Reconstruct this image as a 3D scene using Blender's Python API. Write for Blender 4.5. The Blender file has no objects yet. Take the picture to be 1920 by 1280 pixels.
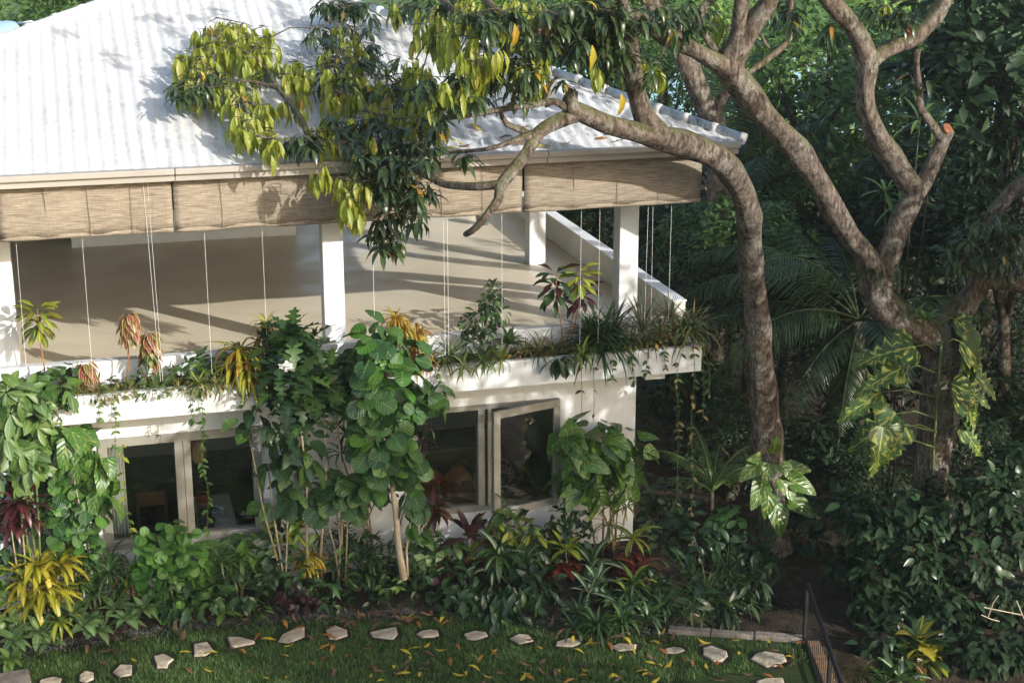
import bpy, math, random
import numpy as np
from mathutils import Vector, Matrix
SC = bpy.context.scene
COL = SC.collection
R = math.radians
# ------------------------------------------------------------------ camera
YAW, PIT, FPX = R(15.4), R(16.4), 2980.0
CAM = Vector((0, -19, 9.2))
cd = bpy.data.cameras.new('camera'); cam = bpy.data.objects.new('camera', cd); COL.objects.link(cam)
cam.location = CAM; cam.rotation_euler = (R(90) - PIT, 0, -YAW)
cd.sensor_width = 36; cd.lens = FPX / 1920 * 36; cd.clip_start = .1; cd.clip_end = 2000
SC.camera = cam
# ------------------------------------------------------------------ sky and sun
SUN_AZ = math.atan2(.60, -.80)          # the sun stands to the front right of the house
SUN_EL = R(21.5)
SKY_STRENGTH, SUN_STRENGTH, EXPOSURE = .15, 2.7, 1.12
world = bpy.data.worlds.new('World'); SC.world = world; world.use_nodes = True
wn = world.node_tree.nodes; wl = world.node_tree.links
sky = wn.new('ShaderNodeTexSky'); sky.sky_type = 'NISHITA'; sky.sun_disc = False
sky.air_density = 1.0; sky.dust_density = 2.2; sky.ozone_density = .6; sky.sun_elevation = SUN_EL; sky.sun_rotation = SUN_AZ
wl.new(sky.outputs[0], wn['Background'].inputs[0]); wn['Background'].inputs[1].default_value = SKY_STRENGTH
sd = bpy.data.lights.new('sun', 'SUN'); sd.energy = SUN_STRENGTH; sd.angle = R(.5); sd.color = (1, .985, .95)
sun = bpy.data.objects.new('sun', sd); COL.objects.link(sun)
SDIR = Vector((math.sin(SUN_AZ) * math.cos(SUN_EL), math.cos(SUN_AZ) * math.cos(SUN_EL), math.sin(SUN_EL)))
sun.rotation_euler = SDIR.to_track_quat('Z', 'Y').to_euler(); sun.location = (20, -25, 20)
SC.view_settings.view_transform = 'Standard'; SC.view_settings.look = 'None'
SC.view_settings.exposure = EXPOSURE; SC.view_settings.gamma = 1; SC.view_settings.use_curve_mapping = False
SC.cycles.max_bounces = 8; SC.cycles.transparent_max_bounces = 12
# ------------------------------------------------------------------ helpers
_f = Vector((math.sin(YAW) * math.cos(PIT), math.cos(YAW) * math.cos(PIT), -math.sin(PIT)))
_r = Vector((math.cos(YAW), -math.sin(YAW), 0)); _u = _r.cross(_f)
def ray(x, y): return _f * FPX + _r * (x - 960) + _u * (640 - y)
def P(x, y, Y):                                   # point of the plane at depth Y
    d = ray(x, y); return CAM + d * ((Y - CAM.y) / d.y)
def PZ(x, y, Z):                                  # point of a horizontal plane
    d = ray(x, y); return CAM + d * ((Z - CAM.z) / d.z)
def ppm(p): return FPX / (Vector(p) - CAM).dot(_f)  # photo pixels per metre at a point
def pix(p):
    v = Vector(p) - CAM; z = v.dot(_f); return 960 + FPX * v.dot(_r) / z, 640 - FPX * v.dot(_u) / z
def tag(o, label=None, cat=None, group=None, kind=None):
    if label: o['label'] = label
    if cat: o['category'] = cat
    if group: o['group'] = group
    if kind: o['kind'] = kind
    return o
def empty(name, loc=(0, 0, 0), label=None, cat=None, group=None, rz=0):
    o = bpy.data.objects.new(name, None); COL.objects.link(o); o.location = loc; o.rotation_euler.z = rz
    o.empty_display_size = .1
    return tag(o, label, cat, group)
def link(name, me, parent=None, mat=None, kind=None):
    o = bpy.data.objects.new(name, me); COL.objects.link(o)
    if parent: o.parent = parent
    if kind: o['kind'] = kind
    return o
class MB:
    """collects boxes, tubes and sheets into one mesh"""
    def __init__(s): s.v = []; s.f = []; s.uv = None; s.smooth = False
    def add(s, vs, fs):
        b = len(s.v); s.v += [tuple(v) for v in vs]; s.f += [tuple(i + b for i in f) for f in fs]; return s
    def box(s, a, b, jit=0, rng=None):
        x0, y0, z0 = a; x1, y1, z1 = b
        vs = [(x0, y0, z0), (x1, y0, z0), (x1, y1, z0), (x0, y1, z0), (x0, y0, z1), (x1, y0, z1), (x1, y1, z1), (x0, y1, z1)]
        if jit: vs = [tuple(c + rng.uniform(-jit, jit) for c in v) for v in vs]
        return s.add(vs, [(3, 2, 1, 0), (4, 5, 6, 7), (0, 1, 5, 4), (1, 2, 6, 5), (2, 3, 7, 6), (3, 0, 4, 7)])
    def tube(s, pts, rad, n=8, cap=True):
        pts = [Vector(p) for p in pts]
        if not hasattr(rad, '__len__'): rad = [rad] * len(pts)
        vs, fs = [], []; t0 = (pts[1] - pts[0]).normalized()
        x = t0.orthogonal().normalized()
        for i, p in enumerate(pts):
            t = (pts[min(i + 1, len(pts) - 1)] - pts[max(i - 1, 0)]).normalized()
            x = (x - t * x.dot(t)).normalized(); y = t.cross(x)
            for k in range(n):
                a = 2 * math.pi * k / n; vs.append(p + (x * math.cos(a) + y * math.sin(a)) * rad[i])
        for i in range(len(pts) - 1):
            for k in range(n):
                fs.append((i * n + k, i * n + (k + 1) % n, (i + 1) * n + (k + 1) % n, (i + 1) * n + k))
        if cap:
            fs.append(tuple(range(n - 1, -1, -1))); fs.append(tuple((len(pts) - 1) * n + k for k in range(n)))
        return s.add(vs, fs)
    def lathe(s, prof, loc=(0, 0, 0), n=20):
        vs, fs = [], []
        for r_, z in prof:
            for k in range(n):
                a = 2 * math.pi * k / n; vs.append((loc[0] + r_ * math.cos(a), loc[1] + r_ * math.sin(a), loc[2] + z))
        for i in range(len(prof) - 1):
            for k in range(n): fs.append((i * n + k, i * n + (k + 1) % n, (i + 1) * n + (k + 1) % n, (i + 1) * n + k))
        return s.add(vs, fs)
    def build(s, name, mat, parent=None, smooth=False, bevel=0, kind=None):
        me = bpy.data.meshes.new(name); me.from_pydata(s.v, [], s.f); me.materials.append(mat)
        if smooth: me.polygons.foreach_set('use_smooth', [True] * len(me.polygons))
        o = link(name, me, parent, kind=kind)
        if bevel:
            m = o.modifiers.new('bevel', 'BEVEL'); m.width = bevel; m.segments = 2; m.limit_method = 'ANGLE'
        return o
def box(name, a, b, mat, parent=None, bevel=0, kind=None): return MB().box(a, b).build(name, mat, parent, bevel=bevel, kind=kind)
# ------------------------------------------------------------------ materials
MAT = {}
def newmat(name):
    m = bpy.data.materials.new(name); m.use_nodes = True
    nt = m.node_tree; return m, nt.nodes, nt.links, nt.nodes['Principled BSDF']
def ramp(N, L, fac, stops):
    r_ = N.new('ShaderNodeValToRGB'); e = r_.color_ramp.elements
    while len(e) < len(stops): e.new(.5)
    for k, (p, c) in enumerate(stops): e[k].position = p; e[k].color = (*c, 1)
    if fac is not None: L.new(fac, r_.inputs[0])
    return r_.outputs[0]
def noise(N, L, scale, detail=4, vec=None, stretch=None, rough=.55):
    t = N.new('ShaderNodeTexNoise'); t.inputs['Scale'].default_value = scale; t.inputs['Detail'].default_value = detail
    t.inputs['Roughness'].default_value = rough
    if vec is not None:
        if stretch:
            mp = N.new('ShaderNodeMapping'); mp.inputs['Scale'].default_value = stretch; L.new(vec, mp.inputs[0]); vec = mp.outputs[0]
        L.new(vec, t.inputs['Vector'])
    return t.outputs['Fac']
def math_(N, L, op, a, b=None, clamp=False):
    m = N.new('ShaderNodeMath'); m.operation = op; m.use_clamp = clamp
    for k, v in enumerate((a, b)):
        if v is None: continue
        if isinstance(v, (int, float)): m.inputs[k].default_value = v
        else: L.new(v, m.inputs[k])
    return m.outputs[0]
def mix(N, L, fac, a, b):
    m = N.new('ShaderNodeMix'); m.data_type = 'RGBA'
    for i, v in ((0, fac), (6, a), (7, b)):
        if isinstance(v, (int, float)): m.inputs[i].default_value = v
        elif isinstance(v, tuple): m.inputs[i].default_value = (*v, 1)
        else: L.new(v, m.inputs[i])
    return m.outputs[2]
def bump(N, L, B, h, strength=.3, dist=.02):
    b = N.new('ShaderNodeBump'); b.inputs['Strength'].default_value = strength; b.inputs['Distance'].default_value = dist
    L.new(h, b.inputs['Height']); L.new(b.outputs[0], B.inputs['Normal'])
def surf(name, stops, scale=8, rough=.7, bump_s=.3, stretch=None, bscale=60, spec=.3, dist=.01, detail=6, metal=0):
    m, N, L, B = newmat(name); tc = N.new('ShaderNodeTexCoord').outputs['Object']
    L.new(ramp(N, L, noise(N, L, scale, detail, tc, stretch), stops), B.inputs['Base Color'])
    B.inputs['Roughness'].default_value = rough; B.inputs['Specular IOR Level'].default_value = spec; B.inputs['Metallic'].default_value = metal
    if bump_s: bump(N, L, B, noise(N, L, bscale, 4, tc, stretch), bump_s, dist)
    MAT[name] = m; return m
surf('frame', [(.3, (.21, .2, .172)), (.7, (.26, .25, .215))], 4, .5, .05)
surf('fascia', [(.3, (.30, .27, .235)), (.7, (.38, .345, .30))], 3, .6, .08, (.4, 1, 1))
surf('wood', [(.3, (.09, .05, .028)), (.7, (.16, .09, .05))], 6, .5, .2, (8, 1, 1))
surf('darkwood', [(.3, (.035, .02, .014)), (.7, (.06, .035, .022))], 6, .45, .1, (8, 1, 1))
surf('soil', [(.3, (.018, .014, .011)), (.55, (.04, .03, .022)), (.8, (.075, .055, .04))], 9, .95, .8, None, 40, .1, .03)
surf('gravel', [(.3, (.03, .03, .03)), (.7, (.11, .105, .1))], 12, .9, .4, None, 90, .2)
surf('stone', [(.25, (.2, .155, .1)), (.5, (.42, .345, .245)), (.8, (.52, .45, .34))], 7, .85, .8, None, 45, .2, .015)
surf('oldstone', [(.25, (.12, .1, .08)), (.6, (.24, .2, .16)), (.85, (.34, .29, .23))], 6, .9, .8, None, 40, .15, .02)
surf('darkstone', [(.25, (.045, .04, .034)), (.6, (.09, .078, .064)), (.85, (.15, .13, .105))], 6, .9, .8, None, 40, .15, .02)
surf('rust', [(.25, (.1, .055, .03)), (.6, (.22, .135, .07)), (.85, (.3, .2, .11))], 9, .8, .5, (1, 3, 1), 40)
surf('blackmetal', [(.3, (.006, .007, .008)), (.7, (.011, .012, .014))], 9, .6, .05)
surf('room_wall', [(.3, (.72, .67, .6)), (.7, (.78, .73, .66))], 2, .8, .05)
surf('room_floor', [(.3, (.34, .31, .27)), (.7, (.42, .38, .33))], 3, .35, .02)
surf('tank', [(.3, (.2, .3, .36)), (.7, (.27, .37, .43))], 3, .45, .05)
surf('greyplastic', [(.3, (.16, .17, .18)), (.7, (.2, .21, .22))], 5, .5, .02)
surf('ceiling', [(.3, (.2, .15, .1)), (.7, (.26, .2, .14))], 5, .7, .1, (1, 8, 1))
surf('cream', [(.3, (.6, .56, .48)), (.7, (.66, .62, .54))], 5, .7, .1)
surf('white', [(.3, (.72, .74, .74)), (.7, (.78, .79, .79))], 5, .6, .05)
surf('red', [(.3, (.3, .03, .02)), (.7, (.38, .05, .03))], 5, .5, .05)
surf('orange', [(.3, (.25, .08, .03)), (.7, (.38, .15, .05))], 8, .9, .3)
surf('rattan', [(.3, (.22, .13, .07)), (.7, (.32, .2, .11))], 20, .6, .3)
surf('cord', [(.3, (.7, .69, .65)), (.7, (.78, .77, .73))], 20, .8, 0)
surf('cutwood', [(.3, (.05, .02, .012)), (.5, (.19, .055, .02)), (.7, (.3, .13, .04))], 34, .6, .4, None, 40)
surf('deadstick', [(.3, (.3, .24, .17)), (.7, (.42, .35, .26))], 20, .8, .2)
surf('stem', [(.3, (.16, .13, .08)), (.7, (.28, .23, .15))], 20, .8, .4, (3, 3, .6))
surf('greenstem', [(.3, (.06, .1, .025)), (.7, (.12, .16, .05))], 20, .6, .2)
surf('palmstem', [(.3, (.02, .036, .012)), (.7, (.035, .055, .02))], 20, .6, .2)
surf('redstem', [(.3, (.22, .1, .04)), (.7, (.34, .16, .06))], 20, .6, .2)
surf('blacksurf', [(.3, (.008, .008, .009)), (.7, (.015, .015, .016))], 5, .3, 0)
# white painted render with rain streaks, patchy wear
def wallmat(name, c0, c1, dirt, damt):
    m, N, L, B = newmat(name); tc = N.new('ShaderNodeTexCoord').outputs['Object']
    base = ramp(N, L, noise(N, L, 1.7, 6, tc), [(.35, c0), (.65, c1)])
    st = noise(N, L, 3.2, 8, tc, (3.2, 3.2, .35), .65)
    spots = noise(N, L, 14, 6, tc)
    f = math_(N, L, 'MULTIPLY', ramp(N, L, st, [(.52, (0, 0, 0)), (.75, (1, 1, 1))]), ramp(N, L, spots, [(.4, (.2, .2, .2)), (.65, (1, 1, 1))]))
    L.new(mix(N, L, math_(N, L, 'MULTIPLY', f, damt), base, dirt), B.inputs['Base Color'])
    B.inputs['Roughness'].default_value = .75; B.inputs['Specular IOR Level'].default_value = .25
    bump(N, L, B, noise(N, L, 45, 5, tc), .25, .008); MAT[name] = m; return m
wallmat('wall', (.56, .575, .58), (.64, .65, .645), (.33, .32, .27), .55)
wallmat('planter', (.54, .56, .56), (.63, .64, .635), (.25, .25, .2), .8)
# polished cement floor
m, N, L, B = newmat('cement'); tc = N.new('ShaderNodeTexCoord').outputs['Object']
L.new(ramp(N, L, noise(N, L, .9, 7, tc), [(.3, (.60, .52, .38)), (.7, (.70, .62, .47))]), B.inputs['Base Color'])
L.new(ramp(N, L, noise(N, L, 2.2, 5, tc), [(.3, (.28,) * 3), (.7, (.5,) * 3)]), B.inputs['Roughness'])
B.inputs['Specular IOR Level'].default_value = .35; bump(N, L, B, noise(N, L, 3, 3, tc), .04, .01); MAT['cement'] = m
# white painted corrugated sheets: dirt lies in streaks down the slope, more of it towards the trees
m, N, L, B = newmat('roof'); ge = N.new('ShaderNodeNewGeometry').outputs['Position']
base = ramp(N, L, noise(N, L, .8, 6, ge), [(.3, (.49, .49, .475)), (.7, (.56, .555, .535))])
sx = N.new('ShaderNodeSeparateXYZ'); L.new(ge, sx.inputs[0])
st = noise(N, L, 2.6, 9, ge, (3, .55, .55), .7); sp = noise(N, L, 17, 7, ge, (1, .6, .6), .7)
tree_side = N.new('ShaderNodeMapRange'); L.new(sx.outputs[0], tree_side.inputs[0])
tree_side.inputs[1].default_value = -1; tree_side.inputs[2].default_value = 7; tree_side.inputs[3].default_value = .22; tree_side.inputs[4].default_value = 1.0
f = math_(N, L, 'MULTIPLY', ramp(N, L, st, [(.44, (0, 0, 0)), (.6, (1, 1, 1))]), ramp(N, L, sp, [(.4, (0, 0, 0)), (.62, (1, 1, 1))]))
f = math_(N, L, 'MULTIPLY', f, tree_side.outputs[0])
L.new(mix(N, L, f, base, (.12, .12, .11)), B.inputs['Base Color']); B.inputs['Roughness'].default_value = .55
B.inputs['Specular IOR Level'].default_value = .3
bump(N, L, B, sp, .2, .01); MAT['roof'] = m
# woven bamboo blind
m, N, L, B = newmat('blind'); tc = N.new('ShaderNodeTexCoord').outputs['Object']
n1 = noise(N, L, 6, 4, tc, (.8, 1, 26), .7); n2 = noise(N, L, 30, 3, tc, (4, 1, .3)); n3 = noise(N, L, 1.4, 4, tc)
c = ramp(N, L, n1, [(.36, (.15, .115, .08)), (.5, (.36, .295, .22)), (.64, (.53, .455, .36))])
c = mix(N, L, math_(N, L, 'MULTIPLY', ramp(N, L, n2, [(.45, (0, 0, 0)), (.7, (1, 1, 1))]), .35), c, (.16, .11, .07))
c = mix(N, L, math_(N, L, 'MULTIPLY', n3, .3), c, (.44, .37, .28))
L.new(c, B.inputs['Base Color']); B.inputs['Roughness'].default_value = .8; B.inputs['Specular IOR Level'].default_value = .2
bump(N, L, B, n1, .9, .012); MAT['blind'] = m
tr = N.new('ShaderNodeBsdfTranslucent'); L.new(c, tr.inputs[0]); mx = N.new('ShaderNodeMixShader'); mx.inputs[0].default_value = .22
L.new(B.outputs[0], mx.inputs[1]); L.new(tr.outputs[0], mx.inputs[2]); L.new(mx.outputs[0], N['Material Output'].inputs[0])
# window glass: clear with fresnel reflection
m, N, L, B = newmat('glass'); N.remove(B)
gl = N.new('ShaderNodeBsdfGlossy'); gl.inputs['Roughness'].default_value = .015; tb = N.new('ShaderNodeBsdfTransparent'); tb.inputs[0].default_value = (.94, .96, .95, 1)
fr = N.new('ShaderNodeFresnel'); fr.inputs[0].default_value = 1.5; mx = N.new('ShaderNodeMixShader')
L.new(math_(N, L, 'MULTIPLY', fr.outputs[0], 1.6, True), mx.inputs[0]); L.new(tb.outputs[0], mx.inputs[1]); L.new(gl.outputs[0], mx.inputs[2])
L.new(mx.outputs[0], N['Material Output'].inputs[0]); MAT['glass'] = m
# bark: fissured, pale lichen patches, moss on upper sides
def barkmat(name, c0, c1, c2, moss=.75):
    m, N, L, B = newmat(name); ge = N.new('ShaderNodeNewGeometry'); p = ge.outputs['Position']
    n1 = noise(N, L, 9, 9, p, (1.7, 1.7, .65), .8); n2 = noise(N, L, 3.5, 5, p, None, .6); n3 = noise(N, L, 28, 6, p, (1.3, 1.3, .6), .7)
    c = ramp(N, L, n1, [(.41, c0), (.5, c1), (.61, c2)])
    lich = math_(N, L, 'MULTIPLY', ramp(N, L, n2, [(.53, (0, 0, 0)), (.58, (1, 1, 1))]), ramp(N, L, n3, [(.42, (0, 0, 0)), (.6, (1, 1, 1))]))
    c = mix(N, L, math_(N, L, 'MULTIPLY', lich, .75), c, (.38, .37, .32))
    sx = N.new('ShaderNodeSeparateXYZ'); L.new(ge.outputs['Normal'], sx.inputs[0])
    up = N.new('ShaderNodeMapRange'); L.new(math_(N, L, 'ADD', sx.outputs[2], math_(N, L, 'MULTIPLY', math_(N, L, 'SUBTRACT', n2, .5), 2.2)), up.inputs[0])
    up.inputs[1].default_value = .2; up.inputs[2].default_value = .6
    mo = math_(N, L, 'MULTIPLY', up.outputs[0], ramp(N, L, n3, [(.35, (.15,) * 3), (.6, (1, 1, 1))]))
    c = mix(N, L, math_(N, L, 'MULTIPLY', mo, moss), c, (.10, .115, .028))
    L.new(c, B.inputs['Base Color']); B.inputs['Roughness'].default_value = .9; B.inputs['Specular IOR Level'].default_value = .15
    bump(N, L, B, math_(N, L, 'ADD', n1, math_(N, L, 'MULTIPLY', n3, .6)), 1.0, .06); MAT[name] = m
barkmat('bark', (.05, .037, .027), (.15, .115, .088), (.29, .24, .19))
barkmat('twigbark', (.06, .05, .035), (.13, .11, .08), (.22, .2, .15), .4)
barkmat('darkbark', (.03, .023, .018), (.075, .058, .045), (.13, .1, .08), .5)
# leaves
def leafmat(name, cols, trans=.3, rough=.42, rib=None, ribw=.07, var=None, varthr=.55, vein=0, varscale=(5, 1.6), tint=(1.25, 1.35, .7), edge=None, spec=.5):
    m, N, L, B = newmat(name)
    oi = N.new('ShaderNodeObjectInfo').outputs['Random']; gi = N.new('ShaderNodeNewGeometry').outputs['Random Per Island']
    rnd = math_(N, L, 'FRACT', math_(N, L, 'ADD', oi, gi))
    k = len(cols); c = ramp(N, L, rnd, [(i / (k - 1) if k > 1 else 0, q) for i, q in enumerate(cols)])
    uv = N.new('ShaderNodeUVMap').outputs[0]; sx = N.new('ShaderNodeSeparateXYZ'); L.new(uv, sx.inputs[0])
    au = math_(N, L, 'ABSOLUTE', math_(N, L, 'SUBTRACT', math_(N, L, 'MULTIPLY', sx.outputs[0], 2), 1)); v = sx.outputs[1]
    if var or vein:
        cx = N.new('ShaderNodeCombineXYZ'); L.new(math_(N, L, 'SUBTRACT', v, math_(N, L, 'MULTIPLY', au, .3)), cx.inputs[1]); L.new(au, cx.inputs[0]); L.new(math_(N, L, 'MULTIPLY', rnd, 37.0), cx.inputs[2])
    if var:
        mp = N.new('ShaderNodeMapping'); mp.inputs['Scale'].default_value = (varscale[1], varscale[0], 1); L.new(cx.outputs[0], mp.inputs[0])
        side = math_(N, L, 'MULTIPLY', math_(N, L, 'GREATER_THAN', sx.outputs[0], .5), 9.0)
        ad = N.new('ShaderNodeVectorMath'); ad.operation = 'ADD'; cz = N.new('ShaderNodeCombineXYZ'); L.new(side, cz.inputs[2]); L.new(mp.outputs[0], ad.inputs[0]); L.new(cz.outputs[0], ad.inputs[1])
        nz = noise(N, L, 2.0, 4, ad.outputs[0])
        c = mix(N, L, ramp(N, L, nz, [(varthr - .03, (0, 0, 0)), (varthr + .04, (1, 1, 1))]), c, var)
    if edge: c = mix(N, L, ramp(N, L, au, [(.74, (0, 0, 0)), (.86, (1, 1, 1))]), c, edge)
    if rib: c = mix(N, L, ramp(N, L, au, [(ribw, (1, 1, 1)), (ribw * 1.8, (0, 0, 0))]), c, rib)
    L.new(c, B.inputs['Base Color']); B.inputs['Roughness'].default_value = rough; B.inputs['Specular IOR Level'].default_value = spec
    if vein:
        w = N.new('ShaderNodeMath'); w.operation = 'SINE'; L.new(math_(N, L, 'MULTIPLY', math_(N, L, 'SUBTRACT', v, math_(N, L, 'MULTIPLY', au, .35)), vein * 6.28), w.inputs[0])
        bump(N, L, B, w.outputs[0], .35, .006)
    t = N.new('ShaderNodeBsdfTranslucent'); L.new(mix(N, L, .5, c, mulc(N, L, c, tint)), t.inputs[0])
    mx = N.new('ShaderNodeMixShader'); mx.inputs[0].default_value = trans
    L.new(B.outputs[0], mx.inputs[1]); L.new(t.outputs[0], mx.inputs[2]); L.new(mx.outputs[0], N['Material Output'].inputs[0])
    MAT[name] = m; return m
def mulc(N, L, c, k):
    q = N.new('ShaderNodeVectorMath'); q.operation = 'MULTIPLY'; L.new(c, q.inputs[0]); q.inputs[1].default_value = k; return q.outputs[0]
leafmat('mango_young', [(.25, .31, .035), (.33, .35, .045), (.2, .27, .03), (.38, .35, .06)], .5, .42, (.36, .34, .1), .05)
leafmat('mango_mature', [(.022, .042, .014), (.035, .062, .02), (.05, .075, .022), (.028, .05, .022)], .22, .33, (.09, .13, .045), .05)
leafmat('mango_old', [(.40, .24, .015), (.42, .3, .025), (.3, .13, .015), (.38, .33, .03)], .35, .45, (.5, .35, .1), .05)
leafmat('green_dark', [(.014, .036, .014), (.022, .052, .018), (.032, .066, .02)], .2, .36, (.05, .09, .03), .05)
leafmat('green_mid', [(.03, .075, .016), (.045, .1, .022), (.065, .125, .028)], .3, .4, (.1, .16, .05), .05)
leafmat('green_light', [(.07, .14, .025), (.1, .18, .035), (.13, .2, .045)], .35, .42, (.2, .27, .09), .05)
leafmat('green_pale', [(.10, .18, .06), (.13, .21, .075), (.08, .15, .05)], .3, .45, (.24, .3, .15), .07)
leafmat('round_green', [(.022, .065, .018), (.035, .09, .024), (.06, .13, .03), (.04, .095, .03)], .22, .4, (.12, .19, .07), .035, vein=6)
leafmat('round_bright', [(.045, .13, .02), (.07, .18, .03), (.1, .22, .035)], .35, .4, (.15, .25, .07), .04, vein=5)
leafmat('pothos', [(.04, .11, .02), (.055, .135, .025), (.075, .16, .032)], .3, .3, (.2, .26, .08), .03, (.24, .29, .06), .6, vein=5, varscale=(5, 1.2))
leafmat('pothos_gold', [(.045, .11, .016), (.07, .14, .022), (.055, .12, .02)], .3, .3, (.3, .34, .1), .03, (.34, .36, .08), .6, vein=5, varscale=(4.5, 1.2))
leafmat('giant_leaf', [(.025, .065, .014), (.035, .08, .018), (.045, .095, .02)], .3, .4, (.28, .3, .08), .03, (.34, .36, .07), .56, vein=0, varscale=(4.5, 1.2), spec=.35)
leafmat('croton_yellow', [(.36, .29, .018), (.42, .34, .03), (.27, .27, .02), (.2, .23, .02)], .35, .4, (.5, .42, .06), .12, (.10, .15, .015), .6, varscale=(6, 2))
leafmat('croton_orange', [(.40, .19, .015), (.38, .27, .02), (.30, .085, .015), (.26, .2, .02), (.2, .035, .012)], .35, .4, (.5, .3, .06), .12)
leafmat('croton_pink', [(.22, .05, .035), (.12, .03, .02), (.10, .09, .02), (.32, .10, .07)], .3, .4, (.42, .33, .12), .05, edge=(.40, .34, .12))
leafmat('croton_mixed', [(.02, .045, .014), (.045, .075, .016), (.17, .17, .018), (.06, .025, .016)], .25, .38, (.3, .28, .05), .09)
leafmat('croton_red', [(.09, .012, .012), (.15, .02, .015), (.05, .012, .01), (.2, .05, .02)], .25, .38, (.2, .05, .03), .06)
leafmat('croton_lime', [(.17, .23, .02), (.22, .26, .03), (.12, .18, .02)], .3, .38, (.42, .4, .06), .14)
leafmat('cordyline', [(.035, .012, .014), (.06, .014, .018), (.1, .018, .02), (.025, .02, .014)], .25, .35, (.12, .03, .03), .08)
leafmat('maroon', [(.02, .01, .01), (.035, .014, .014), (.05, .018, .02)], .2, .38, (.06, .02, .02), .06)
leafmat('striped', [(.035, .08, .025), (.05, .1, .03)], .25, .4, (.36, .4, .27), .22)
leafmat('spider', [(.06, .11, .025), (.1, .15, .04), (.15, .18, .05), (.19, .19, .06)], .35, .45, (.25, .27, .12), .15)
leafmat('straw', [(.2, .15, .05), (.27, .2, .075), (.14, .12, .04)], .3, .6)
leafmat('grassblade', [(.045, .11, .017), (.065, .14, .022), (.085, .155, .03), (.13, .15, .045)], .3, .5)
leafmat('palm', [(.016, .04, .014), (.024, .054, .017), (.034, .068, .022)], .25, .32, (.09, .13, .05), .1)
leafmat('palm_bright', [(.06, .12, .02), (.08, .15, .03), (.11, .17, .03)], .35, .36, (.2, .25, .08), .1)
leafmat('jungle_dark', [(.014, .034, .014), (.022, .046, .018), (.032, .058, .021)], .25, .5, spec=.35)  # darker leaf copy: part of the wood's shade is put into the colour
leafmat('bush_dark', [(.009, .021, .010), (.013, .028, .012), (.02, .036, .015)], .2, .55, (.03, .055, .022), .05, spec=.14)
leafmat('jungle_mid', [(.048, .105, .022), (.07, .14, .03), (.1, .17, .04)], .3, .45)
leafmat('jungle_bright', [(.13, .26, .045), (.18, .31, .06), (.23, .34, .08)], .35, .5)  # lighter leaf copy: sun on the far crowns is put into the colour
leafmat('fallen_yellow', [(.45, .33, .02), (.5, .37, .03), (.38, .31, .03)], .2, .5, (.5, .4, .1), .06)
leafmat('fallen_orange', [(.3, .12, .02), (.25, .08, .02), (.36, .18, .03)], .2, .55, (.4, .2, .06), .06)
leafmat('fallen_brown', [(.11, .055, .03), (.15, .075, .042), (.08, .042, .026), (.17, .085, .05)], .1, .7, (.2, .1, .06), .06)
leafmat('petal', [(.75, .76, .73), (.7, .72, .7)], .3, .5)
# ------------------------------------------------------------------ leaf shapes (length 1 along +Y, face up +Z)
def prof(kind, v):
    s = math.sin
    if kind == 'lance': return max(.03, s(math.pi * v ** .85)) ** .9
    if kind == 'strap': return min(1, .45 + v * 3) * (1 - max(0, (v - .55) / .45) ** 1.7) + .02
    if kind == 'ovate': return max(.03, s(math.pi * v ** .72)) ** .8
    if kind == 'oblong': return max(.04, s(math.pi * v ** 1.25)) ** .7
    if kind == 'heart': return max(.02, (1 - v) ** .62 * min(1, (.5 + v * 4)))
    if kind == 'round': return max(.08, math.sqrt(max(0, 1 - (2 * v - 1) ** 2)))
    if kind == 'split': return max(.02, (1 - v) ** .55 * min(1, (.5 + v * 4)) * ((.74 + .26 * math.cos(v * 6.28 * 7)) if v > .25 else 1))
    if kind == 'lobed': return max(.03, s(math.pi * v ** .8) ** .7 * (.62 + .38 * math.cos(v * 6.28 * 5)))
    return 1
TPL = {}
def leafshape(name, kind, w, n=5, fold=.25, droop=.4, wave=0, base=0.0):
    out = []
    for variant in range(3):
        dr = droop * (.6, 1.0, 1.45)[variant]; V, F, UV = [], [], []; y = z = 0
        for i in range(n + 1):
            v = i / n; hw = w * .5 * prof(kind, min(.985, max(.015, v))); a = dr * v
            wv = wave * math.sin(v * 13 + variant * 2)
            V += [(-hw * math.cos(fold), y, z + hw * math.sin(fold) + wv * hw), (0, y, z), (hw * math.cos(fold), y, z + hw * math.sin(fold) - wv * hw)]
            UV += [(0, v), (.5, v), (1, v)]
            y += math.cos(a) / n; z -= math.sin(a) / n
        for i in range(n):
            b = i * 3; F += [(b, b + 1, b + 4, b + 3), (b + 1, b + 2, b + 5, b + 4)]
        out.append((np.array(V, 'f'), np.array(F, 'i'), np.array(UV, 'f')))
    TPL[name] = out
leafshape('mango', 'lance', .27, 6, .35, .9, .15)
leafshape('mango_limp', 'lance', .3, 6, .45, .75, .22)
leafshape('strap', 'strap', .11, 6, .35, 1.5)
leafshape('strap_wide', 'strap', .2, 6, .35, 1.1)
leafshape('strap_stiff', 'strap', .11, 5, .4, .5)
leafshape('blade', 'strap', .045, 5, .4, 1.4)
leafshape('blade_stiff', 'strap', .04, 4, .4, .6)
leafshape('ovate', 'ovate', .48, 5, .25, .6, .05)
leafshape('oblong', 'oblong', .36, 5, .3, .7, .06)
leafshape('narrow', 'lance', .16, 5, .3, .6)
leafshape('heart', 'heart', .85, 6, .2, .6, .05)
leafshape('round', 'round', .98, 6, .12, .4, .05)
leafshape('lobed', 'lobed', .5, 16, .2, .8, .03)
leafshape('tear', 'ovate', .62, 6, .2, .5, .05)
leafshape('simple', 'ovate', .5, 3, .25, .5)
leafshape('simple_l', 'lance', .3, 3, .25, .6)
leafshape('frondlet', 'strap', .05, 3, .3, .8)
MESH = {}
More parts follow.
